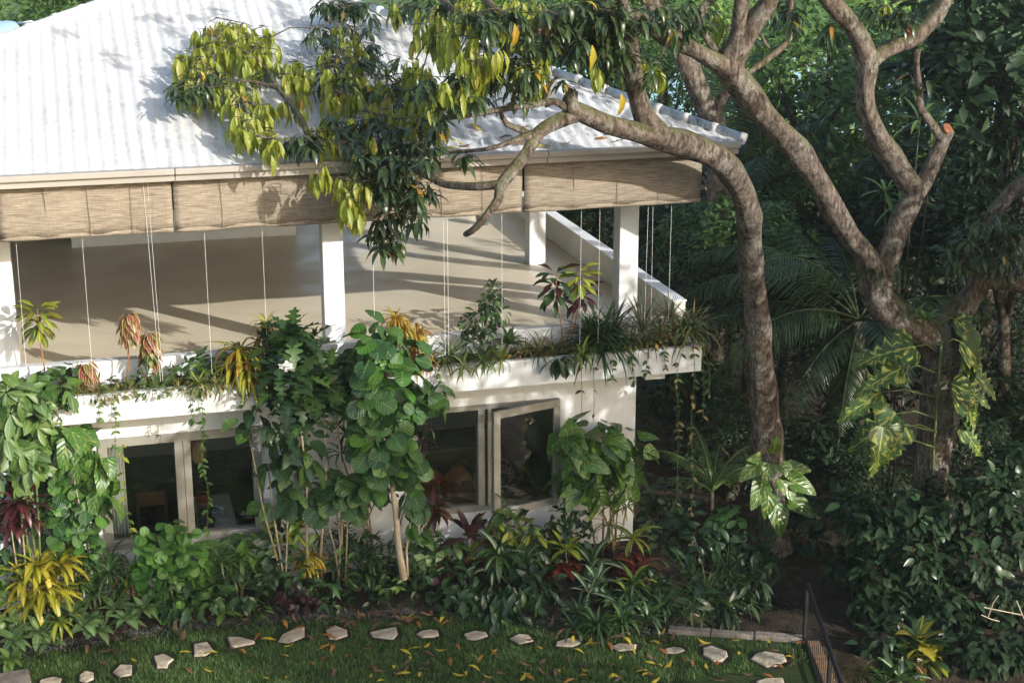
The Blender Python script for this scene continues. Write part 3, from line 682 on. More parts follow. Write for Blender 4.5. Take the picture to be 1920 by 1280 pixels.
# ---- the bent mango at the corner of the roof
A = Tree('mango_tree', P(1440, 1012, .4), 'bent mango tree with a mossy limb across the roof corner and drooping lime young leaves', 'tree', 'mango trees beside the house', 21)
A.limb([(1452, 1030, 80, .4), (1442, 985, 66, .4), (1438, 850, 57, .35), (1432, 760, 53, .2), (1420, 600, 46, -.1), (1409, 480, 43, -.5), (1402, 400, 44, -.85), (1384, 345, 47, -1.15), (1350, 300, 50, -1.4), (1300, 274, 50, -1.6), (1240, 258, 46, -1.8), (1190, 246, 40, -1.95), (1130, 232, 30, -2.1), (1090, 213, 31, -2.2), (1070, 200, 33, -2.25), (1073, 176, 25, -2.25), (1076, 168, 20, -2.25)], 'trunk', n=20, rough=.085)
A.limb([(1085, 212, 30, -2.2), (1050, 226, 26, -2.25), (1010, 250, 25, -2.35), (988, 285, 24, -2.45), (960, 322, 22, -2.6), (938, 348, 20, -2.65), (934, 374, 17, -2.7), (905, 413, 15, -2.8), (884, 433, 14, -2.85), (873, 439, 12, -2.87)])
A.limb([(940, 345, 17, -2.65), (890, 350, 15, -2.7), (832, 345, 14, -2.8), (795, 326, 14, -2.9), (772, 316, 12, -2.95), (735, 322, 8, -3), (700, 340, 5, -3.05)])
A.limb([(1000, 252, 16, -2.4), (965, 264, 12, -2.45), (925, 277, 9, -2.5), (880, 283, 7, -2.55), (800, 290, 5, -2.7)], n=10)
A.limb([(1000, 256, 14, -2.4), (975, 243, 12, -2.35), (950, 232, 10, -2.3), (938, 210, 6, -2.3)], n=10)
A.limb([(1064, 205, 18, -2.25), (1040, 190, 15, -2.25), (1000, 196, 12, -2.3), (935, 206, 10, -2.4), (860, 220, 8, -2.5), (760, 225, 6, -2.6), (690, 210, 4, -2.7)], n=10)
A.limb([(1028, 200, 12, -2.25), (1022, 170, 9, -2.25), (1045, 145, 6, -2.25)], n=8)
A.limb([(1230, 250, 52, -1.8), (1207, 215, 42, -1.85), (1193, 165, 36, -1.95), (1184, 110, 33, -2.1), (1180, 55, 27, -2.2), (1162, -20, 23, -2.3), (1150, -120, 18, -2.4)])
A.limb([(1188, 118, 16, -2.1), (1165, 112, 11, -2.2), (1140, 130, 6, -2.3)], n=8)
A.limb([(585, 270, 12, -3.0), (560, 215, 10, -3.0), (520, 165, 9, -3.0), (500, 130, 6, -3.0)], n=8)
A.limb([(700, 268, 8, -2.9), (640, 268, 11, -2.95), (585, 268, 11, -3.0), (530, 262, 6, -3.0), (480, 255, 4, -3.05)], n=8)
A.limb([(520, 165, 8, -3), (470, 153, 6, -3), (420, 150, 4, -3)], n=8)
A.limb([(800, 290, 8, -2.75), (760, 275, 8, -2.8), (700, 268, 8, -2.9)], n=8)
EA = [(425, 72, 62, 38, 13, 'y', -3.1), (372, 112, 30, 25, 4, 'y', -3.1), (345, 105, 14, 16, 2, 'y', -3.1), (385, 150, 45, 26, 9, 'mmy', -3), (345, 160, 18, 14, 3, 'm', -3.05), (500, 75, 18, 30, 3, 'y', -3), (490, 110, 30, 30, 4, 'yym', -3), (440, 165, 40, 18, 5, 'yym', -3), (455, 215, 18, 26, 3, 'yy', -3), (485, 205, 26, 20, 4, 'y', -3.05), (505, 255, 18, 18, 2, 'y', -3.1), (560, 130, 28, 24, 4, 'y', -3), (560, 260, 28, 10, 4, 'm', -3), (550, 185, 20, 20, 2, 'y', -3),
      (640, 95, 40, 55, 9, 'ymmy', -2.9), (605, 60, 25, 14, 2, 'm', -2.9), (640, 150, 45, 40, 9, 'yym', -2.8), (625, 240, 45, 30, 8, 'myy', -2.9), (690, 120, 30, 40, 5, 'yym', -2.8), (740, 195, 55, 45, 12, 'yymy', -2.7), (690, 250, 30, 35, 6, 'mmy', -2.9), (800, 205, 40, 50, 9, 'yym', -2.6), (830, 165, 40, 30, 7, 'ymm', -2.5), (785, 130, 25, 30, 3, 'y', -2.6), (820, 45, 25, 20, 4, 'y', -2.6), (830, 65, 18, 30, 5, 'y', -2.6), (780, 55, 10, 12, 1, 'y', -2.7), (760, 120, 20, 20, 2, 'ym', -2.6),
      (880, 60, 40, 45, 7, 'yym', -2.5), (910, 110, 40, 35, 8, 'mym', -2.5), (880, 150, 35, 35, 6, 'mmy', -2.4), (960, 100, 40, 45, 7, 'mmy', -2.4), (1000, 120, 30, 35, 5, 'yym', -2.3), (975, 165, 20, 20, 2, 'ym', -2.3), (1055, 150, 12, 14, 1, 'm', -2.2),
      (720, 290, 50, 22, 8, 'mmm', -2.9), (780, 280, 40, 25, 7, 'mmm', -2.9), (700, 330, 40, 30, 8, 'mym', -3), (745, 350, 40, 22, 6, 'm', -3), (790, 350, 16, 12, 2, 'm', -3), (655, 380, 18, 14, 3, 'y', -3.05), (650, 340, 16, 12, 2, 'y', -3), (720, 415, 22, 22, 3, 'm', -3), (765, 395, 26, 22, 3, 'm', -3), (735, 455, 22, 10, 2, 'm', -3.05), (870, 290, 14, 6, 1, 'm', -2.6), (600, 310, 10, 10, 1, 'y', -3),
      (640, 5, 45, 12, 8, 'm', -3.2), (690, 40, 14, 20, 1, 'm', -3),
      (1110, 20, 75, 24, 26, 'm', -2.3), (1120, 70, 55, 30, 18, 'mmm', -2.2), (1060, 60, 40, 30, 8, 'm', -2.2), (1170, 90, 30, 20, 5, 'm', -2), (1215, 120, 20, 15, 2, 'ym', -2.1), (1140, 115, 25, 15, 3, 'ymm', -2.2), (1230, 20, 40, 20, 6, 'm', -2.2), (970, 15, 60, 18, 7, 'mym', -2.4), (780, 10, 50, 10, 5, 'yym', -2.7), (880, 5, 30, 12, 3, 'y', -2.6), (1270, 40, 26, 22, 4, 'm', -2)]
sp = spread(A.r, EA)
for c, k in sp: A.cluster(c, k)
for x, y in ((640, 165), (690, 160), (858, 95), (965, 45), (1110, 85), (805, 140), (1165, 175), (845, 160), (655, 100)): A.leaf('mango_limp', 'mango_old', P(x, y, near_roof(x, y, -2.9)), (.1, 0, -1), (.2, -1, .4), .3)
A.twigs([c for c, k in sp])
for _ in range(64):                                       # the crown above the picture
    c = Vector((A.r.uniform(4.2, 9.6), A.r.uniform(-4.6, .5), A.r.uniform(8.2, 10.6)))
    if pix(c)[1] < -25: A.cluster(c, A.r.choice('mmmy'))
A.done(300)
# ---- the forked mango beside it
Bt = Tree('mango_tree', P(1748, 960, -.6), 'stout forked mango tree with red sawn stumps, big variegated climber leaves around its trunk', 'tree', 'mango trees beside the house', 22)
Bt.limb([(1742, 1010, 82, -.6), (1745, 930, 70, -.6), (1750, 850, 64, -.6), (1757, 760, 63, -.6), (1762, 690, 65, -.6), (1764, 645, 74, -.65), (1762, 615, 68, -.65), (1790, 590, 55, -.65), (1816, 560, 46, -.7), (1838, 520, 38, -.75), (1850, 460, 32, -.8), (1862, 405, 30, -.9), (1890, 368, 30, -1), (1925, 340, 30, -1.1), (1990, 290, 26, -1.3)], 'trunk', n=20, rough=.085)
Bt.limb([(1760, 640, 62, -.65), (1735, 628, 60, -.7), (1700, 607, 58, -.75), (1662, 580, 56, -.8), (1642, 550, 56, -.85), (1637, 515, 54, -.9), (1622, 478, 42, -.95), (1598, 448, 40, -1), (1565, 400, 42, -1.1), (1538, 348, 43, -1.2), (1505, 295, 45, -1.35), (1470, 255, 48, -1.5), (1430, 212, 50, -1.6), (1395, 165, 50, -1.7), (1366, 125, 52, -1.8), (1385, 85, 42, -1.85), (1412, 45, 40, -1.9), (1440, 5, 36, -2), (1470, -60, 34, -2.1)], n=16)
Bt.limb([(1370, 130, 46, -1.8), (1335, 112, 34, -1.85), (1300, 92, 32, -1.95), (1260, 74, 34, -2.05), (1225, 52, 32, -2.1), (1185, 30, 26, -2.2), (1150, 40, 24, -2.3), (1090, 55, 24, -2.4), (1020, 58, 20, -2.45), (975, 58, 20, -2.5), (940, 30, 18, -2.5), (900, -10, 14, -2.6)])
Bt.limb([(985, 55, 16, -2.5), (930, 42, 14, -2.5), (880, 38, 14, -2.55), (840, 10, 12, -2.6), (815, -15, 10, -2.6)], n=10)
Bt.limb([(1376, 100, 34, -1.82), (1383, 55, 28, -1.9), (1390, 0, 26, -2), (1392, -60, 24, -2)], n=12)
Bt.limb([(1362, 120, 26, -1.78), (1330, 80, 15, -1.7), (1312, 45, 14, -1.7), (1318, 15, 15, -1.7), (1360, -20, 14, -1.7)], n=10)
Bt.limb([(1650, 530, 48, -.9), (1665, 480, 42, -.9), (1690, 415, 40, -.9), (1714, 362, 44, -.9), (1698, 335, 44, -.9), (1672, 295, 42, -.9), (1645, 255, 40, -.95), (1626, 205, 38, -1), (1622, 160, 38, -1), (1625, 118, 40, -1), (1612, 75, 36, -1.05), (1590, 40, 36, -1.1), (1560, 5, 36, -1.2), (1520, -50, 34, -1.3)], n=14)
Bt.limb([(1716, 365, 34, -.9), (1738, 330, 30, -.9), (1757, 290, 28, -.9), (1770, 260, 28, -.92), (1776, 244, 29, -.95)], n=14)
Bt.limb([(1626, 122, 36, -1), (1655, 100, 28, -1), (1690, 84, 28, -1), (1715, 72, 32, -1), (1740, 45, 30, -1.02), (1765, 10, 28, -1.05), (1785, -30, 28, -1.1)], n=12)
Bt.limb([(1765, 258, 20, -.92), (1745, 230, 17, -.92), (1727, 205, 15, -.92), (1722, 165, 13, -.9), (1718, 120, 11, -.9), (1720, 95, 14, -.95)], n=10)
Bt.limb([(1832, 530, 34, -.75), (1862, 525, 32, -.7), (1900, 530, 30, -.7), (1960, 550, 28, -.7)], n=12)
Bt.limb([(1398, 140, 12, -1.6), (1440, 110, 12, -1.5), (1480, 72, 11, -1.4), (1478, 30, 12, -1.4), (1490, -20, 12, -1.4)], n=8)
Bt.limb([(1480, 75, 8, -1.4), (1445, 95, 7, -1.3), (1425, 60, 7, -1.3)], n=6)
for x, y, w, Y in ((1777, 243, 25, -.965), (1704, 53, 24, -1.06)):      # sawn faces
    c = P(x, y, Y); k = w / 2 / ppm(c); n_ = Vector((.35, -.75, .55)).normalized(); mb = MB(); mb.tube([c - n_ * .05 - Bt.loc, c + n_ * .012 - Bt.loc, c + n_ * .018 - Bt.loc], [k * 1.05, k, k * .7], 14)
    mb.build('sawn_stump', MAT['cutwood'], Bt.o, smooth=False)
sp = spread(Bt.r, [(1290, 20, 40, 22, 6, 'm', -1.8), (1460, 15, 30, 20, 3, 'm', -1.5), (1690, 15, 35, 18, 5, 'm', -1), (1640, 10, 20, 14, 2, 'ym', -1.1), (1855, 440, 50, 40, 12, 'm', -1.2), (1800, 470, 30, 30, 6, 'm', -1.2), (1880, 480, 30, 30, 5, 'm', -1.3), (1660, 500, 20, 14, 2, 'm', -1.2), (1620, 500, 16, 10, 1, 'm', -1.2), (1560, 60, 20, 14, 2, 'm', -1.1), (1720, 150, 25, 20, 2, 'm', -.9), (1480, 30, 20, 18, 2, 'm', -1.5), (1340, 40, 14, 14, 1, 'y', -1.9)])
for c, k in sp: Bt.cluster(c, k)
Bt.twigs([c for c, k in sp])
for _ in range(140):
    c = Vector((Bt.r.uniform(8, 15), Bt.r.uniform(-6, 2), Bt.r.uniform(8.2, 11)))
    if pix(c)[1] < -25: Bt.cluster(c, 'm')
Bt.done(240)

# ---- a leaning trunk behind the roof corner
Ct = Tree('broadleaf_tree', P(1350, 420, 6), 'leaning lichen covered tree trunk rising behind the roof corner', 'tree', 'trees beyond the garden', 23)
g_ = gh(Ct.loc.x, Ct.loc.y); Ct.loc.z = g_; Ct.o.location.z = g_
w0 = P(1350, 420, 6)
Ct.limb([(w0.x + .1, 6, g_ - .05, .2)] + pl([(1350, 420, 44, 6), (1345, 260, 42, 6), (1318, 190, 42, 5.9), (1288, 120, 38, 5.8), (1262, 65, 34, 5.7), (1225, 10, 30, 5.6), (1190, -60, 26, 5.5)]), 'trunk', world=True)
Ct.limb([(1335, 225, 24, 5.9), (1350, 190, 20, 5.8), (1368, 160, 16, 5.6), (1372, 110, 12, 5.6), (1385, 60, 10, 5.6)], n=10)
for x, y in ((1225, 5), (1200, 20), (1250, 40), (1390, 55), (1180, -30), (1215, -40), (1260, -20), (1370, 90)):
    for _ in range(2): Ct.cluster(P(x + Ct.r.uniform(-25, 25), y + Ct.r.uniform(-18, 18), 5.6), 'm')
Ct.done(120)
# ================================================================== trees around and behind the house
CROWN = {}
def crown_mesh(key, seed, n, size, shape, mat, rad=(1, 1, .85), lumps=16):
    """a uneven crown of about unit radius: clumps of leaves with gaps between them"""
    if key in CROWN: return CROWN[key]
    r = random.Random(seed); cl = []
    for i in range(lumps):
        z = 1 - 2 * (i + .5) / lumps; a = i * 2.39996 + r.uniform(-.5, .5); q = math.sqrt(1 - z * z); k = r.uniform(.45, .8)
        cl.append((Vector((q * math.cos(a) * rad[0], q * math.sin(a) * rad[1], z * rad[2])) * k, r.uniform(.24, .42)))
    ls = []
    for i in range(n):
        c, cr_ = r.choice(cl)
        d = Vector((r.gauss(0, 1), r.gauss(0, 1), r.gauss(0, 1))).normalized()
        if d.z < -.3 and r.random() < .6: d.z = -d.z
        p = c + d * cr_ * (.45 + .55 * r.random() ** .5)
        ax = d * .7 + Vector((r.uniform(-1, 1), r.uniform(-1, 1), r.uniform(-1, .3)))
        ls.append((shape, r.randrange(3), LM(p, ax, d + Vector((r.uniform(-.5, .5), r.uniform(-.5, .5), .9)), size * r.uniform(.6, 1.3))))
    o = joined('crown', ls, mat); me = o.data; bpy.data.objects.remove(o); CROWN[key] = me; return me
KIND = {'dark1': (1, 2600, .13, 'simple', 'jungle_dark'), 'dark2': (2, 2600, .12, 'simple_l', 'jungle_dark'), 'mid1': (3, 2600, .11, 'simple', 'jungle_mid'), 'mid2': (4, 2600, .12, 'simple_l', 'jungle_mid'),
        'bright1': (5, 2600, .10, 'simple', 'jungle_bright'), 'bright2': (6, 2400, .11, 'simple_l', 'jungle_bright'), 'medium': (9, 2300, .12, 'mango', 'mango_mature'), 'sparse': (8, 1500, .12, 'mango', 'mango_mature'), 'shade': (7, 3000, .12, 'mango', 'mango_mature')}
def bg_tree(name, label, x, y, Y, rad, kind, cat='tree', group=None, world=None, squash=1.0, seed=0, trunk=True):
    c = Vector(world) if world else P(x, y, Y); g = gh(c.x, c.y) - .05; r = random.Random(seed or int(c.x * 31 + c.y * 17 + 999))
    o = empty(name, (c.x, c.y, g), label, cat, group); h = c.z - g
    if trunk:
        path = [(c.x + r.uniform(-.2, .2), c.y + r.uniform(-.2, .2), g, .045 * rad + .05), (c.x + r.uniform(-.15, .15), c.y, g + h * .4, .04 * rad + .03), (c.x + r.uniform(-.2, .2), c.y, g + h * .8, .03 * rad + .02), (c.x, c.y, c.z + rad * .3, .02)]
        mb = MB(); limb_mb(mb, path, Vector(o.location), 8, .4, .06, r.randrange(99))
        for k in range(4):
            a = r.uniform(0, 6.28); e = c + Vector((math.cos(a) * rad * .6, math.sin(a) * rad * .6, r.uniform(-.2, .5) * rad)); s_ = Vector((c.x, c.y, g + h * r.uniform(.5, .8)))
            mb.tube([s_ - o.location, (s_ + e) / 2 + Vector((0, 0, .1)) - o.location, e - o.location], [.02 * rad + .01, .015 * rad + .008, .008], 6)
        mb.build('trunk' if name.endswith('tree') else 'stem', MAT['darkbark'], o, smooth=True)
    q = link('crown', crown_mesh(kind, *KIND[kind]), o, kind='stuff'); q.location = (0, 0, h); q.rotation_euler = (0, 0, r.uniform(0, 6.28)); q.scale = (rad * r.uniform(.95, 1.1), rad, rad * squash * r.uniform(.9, 1.05))
    return o
G1 = 'trees beyond the garden'
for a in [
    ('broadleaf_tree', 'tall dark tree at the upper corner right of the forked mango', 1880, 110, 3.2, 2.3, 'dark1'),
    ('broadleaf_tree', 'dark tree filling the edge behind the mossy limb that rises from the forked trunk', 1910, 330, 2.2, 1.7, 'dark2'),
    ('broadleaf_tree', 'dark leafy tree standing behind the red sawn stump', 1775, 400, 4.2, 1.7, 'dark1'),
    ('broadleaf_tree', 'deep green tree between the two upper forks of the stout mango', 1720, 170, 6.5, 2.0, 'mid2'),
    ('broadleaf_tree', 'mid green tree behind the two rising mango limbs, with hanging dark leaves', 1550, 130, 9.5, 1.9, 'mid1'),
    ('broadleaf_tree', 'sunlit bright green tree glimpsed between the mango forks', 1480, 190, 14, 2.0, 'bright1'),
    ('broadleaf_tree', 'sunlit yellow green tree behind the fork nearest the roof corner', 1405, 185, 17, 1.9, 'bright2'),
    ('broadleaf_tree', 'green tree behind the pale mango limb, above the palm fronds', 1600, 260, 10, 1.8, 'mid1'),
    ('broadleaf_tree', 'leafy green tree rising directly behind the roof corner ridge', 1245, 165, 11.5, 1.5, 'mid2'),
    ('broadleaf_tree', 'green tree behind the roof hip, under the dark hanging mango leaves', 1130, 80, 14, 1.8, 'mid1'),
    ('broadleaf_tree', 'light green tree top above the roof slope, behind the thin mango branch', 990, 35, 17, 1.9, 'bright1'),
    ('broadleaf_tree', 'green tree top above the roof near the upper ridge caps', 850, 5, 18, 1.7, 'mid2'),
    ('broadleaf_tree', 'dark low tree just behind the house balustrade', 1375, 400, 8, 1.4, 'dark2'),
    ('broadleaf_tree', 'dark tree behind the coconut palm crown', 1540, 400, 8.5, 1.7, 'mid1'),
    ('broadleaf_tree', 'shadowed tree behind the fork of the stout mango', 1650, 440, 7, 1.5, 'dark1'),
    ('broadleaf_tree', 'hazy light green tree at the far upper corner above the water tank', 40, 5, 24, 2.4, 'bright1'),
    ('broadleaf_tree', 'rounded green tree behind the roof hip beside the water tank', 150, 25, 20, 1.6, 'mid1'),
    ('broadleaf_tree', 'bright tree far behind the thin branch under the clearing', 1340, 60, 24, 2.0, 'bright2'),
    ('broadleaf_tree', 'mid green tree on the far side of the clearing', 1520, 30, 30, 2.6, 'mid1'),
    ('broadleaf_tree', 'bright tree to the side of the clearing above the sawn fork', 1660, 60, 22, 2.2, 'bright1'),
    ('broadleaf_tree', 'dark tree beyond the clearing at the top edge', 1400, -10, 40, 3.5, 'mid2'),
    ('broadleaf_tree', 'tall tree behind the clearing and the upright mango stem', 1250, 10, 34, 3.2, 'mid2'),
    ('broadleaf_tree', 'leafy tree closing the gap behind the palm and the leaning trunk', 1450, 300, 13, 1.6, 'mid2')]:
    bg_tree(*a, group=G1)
G2 = 'shrubs in the shaded ground below the trees'
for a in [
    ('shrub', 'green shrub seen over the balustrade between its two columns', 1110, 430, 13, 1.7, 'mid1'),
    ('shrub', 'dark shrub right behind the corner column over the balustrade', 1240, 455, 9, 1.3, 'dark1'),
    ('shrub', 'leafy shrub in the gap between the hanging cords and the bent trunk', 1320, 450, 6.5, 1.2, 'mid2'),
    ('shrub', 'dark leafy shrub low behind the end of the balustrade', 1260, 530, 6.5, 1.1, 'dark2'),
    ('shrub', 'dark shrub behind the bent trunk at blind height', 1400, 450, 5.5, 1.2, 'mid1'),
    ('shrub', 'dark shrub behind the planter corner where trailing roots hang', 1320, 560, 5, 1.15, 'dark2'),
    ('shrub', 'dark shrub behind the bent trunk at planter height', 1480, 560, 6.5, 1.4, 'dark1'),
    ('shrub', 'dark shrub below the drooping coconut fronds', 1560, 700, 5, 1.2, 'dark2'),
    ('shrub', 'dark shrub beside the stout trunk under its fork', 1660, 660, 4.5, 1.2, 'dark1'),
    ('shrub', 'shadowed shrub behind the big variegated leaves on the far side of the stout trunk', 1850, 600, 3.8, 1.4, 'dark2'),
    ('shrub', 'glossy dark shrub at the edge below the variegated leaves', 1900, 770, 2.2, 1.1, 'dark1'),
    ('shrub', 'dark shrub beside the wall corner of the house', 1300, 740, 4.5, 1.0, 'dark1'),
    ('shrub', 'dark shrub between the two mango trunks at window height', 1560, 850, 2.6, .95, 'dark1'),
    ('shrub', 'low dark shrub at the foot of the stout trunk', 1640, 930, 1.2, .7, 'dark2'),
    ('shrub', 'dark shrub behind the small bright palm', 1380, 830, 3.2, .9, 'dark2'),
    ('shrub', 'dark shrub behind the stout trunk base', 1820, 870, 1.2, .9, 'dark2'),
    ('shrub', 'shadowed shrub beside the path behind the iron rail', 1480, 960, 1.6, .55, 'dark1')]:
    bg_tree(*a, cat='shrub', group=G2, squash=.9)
# off to the side of the garden: the neighbouring mangoes whose crowns shade the wall and the lawn
for w, rad, sq, lb in (((12.4, -8.2, 5.7), 3.3, .95, 'neighbouring mango tree beside the lawn, its crown shading the house wall'), ((10.6, -12.2, 6.2), 3.2, 1.0, 'mango tree standing nearest the camera side of the lawn'), ((14.0, -4.0, 5.6), 2.6, 1.0, 'mango tree past the corner bush beside the path')):
    bg_tree('mango_tree', lb, 0, 0, 0, rad, 'medium' if w[0] < 11 else 'shade', group='mango trees shading the lawn', world=w, squash=sq)
# ---- palms
def frond(pl_, base, az, el, length, mat, droop=1.0, width=.5, n=34, sepmat=None):
    """a feather leaf: a curved midrib with two rows of hanging leaflets"""
    base = Vector(base); pts = []; p = Vector(base); a = el; step = length / 12; r = pl_.r
    for i in range(13):
        pts.append(Vector(p)); p = p + Vector((math.cos(az) * math.cos(a), math.sin(az) * math.cos(a), math.sin(a))) * step; a -= droop / 12 * (.6 + i * .08)
    mb = MB(); mb.tube([q - pl_.loc for q in pts], [.022 * (1 - i / 14) + .003 for i in range(13)], 5); fr = mb.build('frond', MAT['greenstem' if mat == 'palm_bright' else 'palmstem'], pl_.o, smooth=True)
    ls = []
    for i in range(n):
        t = .16 + .84 * (i + .5) / n; k = t * 12; j = min(11, int(k)); q = pts[j].lerp(pts[j + 1], k - j); tn = (pts[j + 1] - pts[j]).normalized()
        side = tn.cross(Vector((0, 0, 1))).normalized(); up = side.cross(tn)
        ln = width * (math.sin(math.pi * min(1, .12 + t * .86)) ** .6) * r.uniform(.9, 1.08)
        for s_ in (-1, 1):
            d = side * s_ + tn * .75 - up * (.25 + .25 * r.random()); ls.append(('frondlet', r.randrange(3), LM(q - pl_.loc, d, up + side * s_ * .2, ln, ln * 1.0)))
    joined('leaflets', ls, mat, fr)
def palm(name, label, base, top, fronds, mat, trunk_r=.1, group=None):
    o = Plant(name, base, label, 'palm', group)
    mb = MB(); limb_mb(mb, [(*base, trunk_r * 1.3), (*Vector(base).lerp(Vector(top), .5), trunk_r), (*top, trunk_r * .9)], o.loc, 10, .12, .05, 3); mb.build('trunk', MAT['darkbark'], o.o, smooth=True)
    for az, el, ln, dr in fronds: frond(o, top, R(az), R(el), ln, mat, dr, ln * .2, int(26 + ln * 7))
    return o
t = P(1610, 600, 3.2); g = Vector((t.x + .1, t.y, gh(t.x, t.y)))
palm('coconut_palm', 'coconut palm in shade between the two mango trunks with long arching fronds', g, t, [(172, 42, 3.3, 1.5), (200, 25, 3.1, 1.3), (150, 55, 3.2, 1.7), (215, -5, 2.6, .9), (120, 60, 3, 1.5), (185, 8, 3.0, 1.1), (80, 50, 3, 1.6), (30, 40, 3, 1.5), (-20, 30, 2.8, 1.4), (235, -25, 2.2, .7), (-60, 10, 2.6, 1.2), (160, 20, 3.2, 1.2), (195, 60, 3.3, 1.9), (260, 20, 2.6, 1.5)], 'palm', .13)
t = P(1440, 330, 8.5); g = Vector((t.x, t.y, gh(t.x, t.y)))
palm('coconut_palm', 'young coconut palm behind the roof corner with upright fronds', g, t, [(200, 78, 3.0, .5), (150, 70, 3.2, .9), (20, 60, 3, 1.6), (330, 50, 2.8, 1.7), (240, 40, 2.6, 1.6), (180, 30, 2.6, 1.4), (90, 60, 2.8, 1.4), (280, 65, 2.6, 1.6), (0, 25, 2.8, 1.5), (215, 12, 2.4, 1.2), (310, 15, 2.4, 1.2)], 'palm', .11)
t = P(1335, 920, 1.6); g = Vector((t.x, t.y, gh(t.x, t.y)))
palm('small_palm', 'small lit feather palm with orange stalks beside the house corner', g, t, [(100, 75, 1.1, .9), (200, 65, 1.15, 1.2), (150, 60, 1.1, 1.2), (20, 62, 1.1, 1.3), (330, 58, 1.0, 1.3), (250, 60, .95, 1.2), (290, 70, .9, 1.1), (60, 55, 1.05, 1.3), (180, 40, 1.0, 1.2), (0, 40, 1.0, 1.2)], 'palm_bright', .035)
t = P(1390, 215, 9.5)
bl = Plant('banana_plant', (t.x, t.y, gh(t.x, t.y)), 'upright broad bladed plant behind the roof corner fascia', 'plant')
leafshape('banana', 'strap', .24, 8, .3, .5)
for az, e, s_ in ((200, 1.45, 2.6), (20, 1.35, 2.4), (280, 1.3, 2.2), (120, 1.2, 2.2)):
    bl.leaf('banana', 'palm_bright', Vector((t.x, t.y, t.z - 1.9)), (math.cos(R(az)) * math.cos(e), math.sin(R(az)) * math.cos(e), math.sin(e)), (-math.cos(R(az)), -math.sin(R(az)), .3), s_)
bl.stem([(t.x, t.y, bl.loc.z), (t.x, t.y, t.z - 1.8)], [.1, .07], 'greenstem', 8); bl.done(60)
for w, rad, sq, lb in (((17.2, -2.6, 5.6), 3.4, 1.0, 'tall tree past the corner bush shading the path side'), ((18.8, 3.5, 6.2), 3.4, 1.0, 'tall tree farther back along the path past the picture edge')):  # out-of-view trees added to darken the path side
    bg_tree('broadleaf_tree', lb, 0, 0, 0, rad, 'sparse', group='trees beyond the garden', world=w, squash=sq)
for i, (x, y, z, r_, k) in enumerate([(-4, 15, 3.2, 2.6, 'mid1'), (-.5, 16, 3.4, 2.6, 'mid2'), (3, 15.5, 3.2, 2.5, 'mid1'), (6.5, 15.5, 3.0, 2.4, 'dark1'), (9.5, 14, 3.0, 2.2, 'dark2')]):
    bg_tree('broadleaf_tree', ['leafy tree behind the house end with the wooden table', 'leafy tree straight behind the white rear wall', 'leafy tree behind the house between rear wall and bucket', 'dark tree behind the rear column by the balustrade', 'dark tree behind the rear house corner'][i], 0, 0, 0, r_, k, group='trees close behind the house', world=(x, y, z))
# ================================================================== planted bed and planter
BZ, PZ_ = LZ + .06, 3.31
def S(px, p): return px / ppm(p)                           # photo pixels to metres at a point
def lift(x, y, Y, ground, mh):
    """the point of that sight line at depth Y, or nearer where it would lie in the soil"""
    while True:
        p = P(x, y, Y); g = gh(p.x, p.y) if ground is None else ground
        if p.z >= g + mh or Y < -6: return p
        Y -= .03
def ros(name, label, heads, shape, mat, cat='plant', group=None, ground=BZ, e0=-.3, e1=1.3, stem='stem', sr=.012, sep=300, jit=.15, pw=1.0, foot=None, axis=None):
    """heads: (x, y, depth, leaves, leaf length in photo pixels); stems run from one foot up to every head"""
    hs = [(lift(x, y, Y, ground, .06 if stem is None else .12), n, s) for x, y, Y, n, s in heads]; cx = sum(h[0].x for h in hs) / len(hs); cy = sum(h[0].y for h in hs) / len(hs)
    gz = gh(cx, cy) if ground is None else ground
    f = Vector(foot) if foot else Vector((cx, cy, gz)); p = Plant(name, f, label, cat, group); r = p.r
    if stem:
        for h, n, s in hs:
            if h.z - f.z > .06: p.stem([f + Vector((r.uniform(-.03, .03), 0, -.02)), f.lerp(h, .5) + Vector((r.uniform(-.04, .04), 0, .03)), h], [sr * 1.2, sr, sr * .7], stem)
    for h, n, s in hs: p.rosette(h, n, S(s, h), shape, mat, e0, e1, jit, .015, axis, pw)
    p.done(sep); return p
def bush(name, label, blobs, shape, mat, size, cat='shrub', group=None, ground=BZ, stem='stem', sr=.012, sep=300, out=.6, up=.5, face=None, droop=.3, foot=None, fill=.55, extra=None):
    """blobs: (x, y, depth, rx, ry in photo pixels, leaves)"""
    bs = [(lift(x, y, Y, ground, .003 * c), a, c, n) for x, y, Y, a, c, n in blobs]; cx = sum(b[0].x for b in bs) / len(bs); cy = sum(b[0].y for b in bs) / len(bs)
    gz = gh(cx, cy) if ground is None else ground
    f = Vector(foot) if foot else Vector((cx, cy, gz)); p = Plant(name, f, label, cat, group); r = p.r
    for bi, (c, a, h, n) in enumerate(bs):
        if stem and bi < 3 and c.z - f.z > .1: p.stem([f + Vector((r.uniform(-.05, .05), r.uniform(-.05, .05), -.02)), f.lerp(c, .5) + Vector((r.uniform(-.05, .05), 0, 0)), c + Vector((0, 0, S(h, c) * .5))], [sr * 1.3, sr, sr * .5], stem)
        p.blob(c, (S(a, c), S(a, c) * .8, S(h, c)), n, S(size, c), shape, mat, out, up, face, fill, droop)
    if extra: extra(p)
    p.done(sep); return p
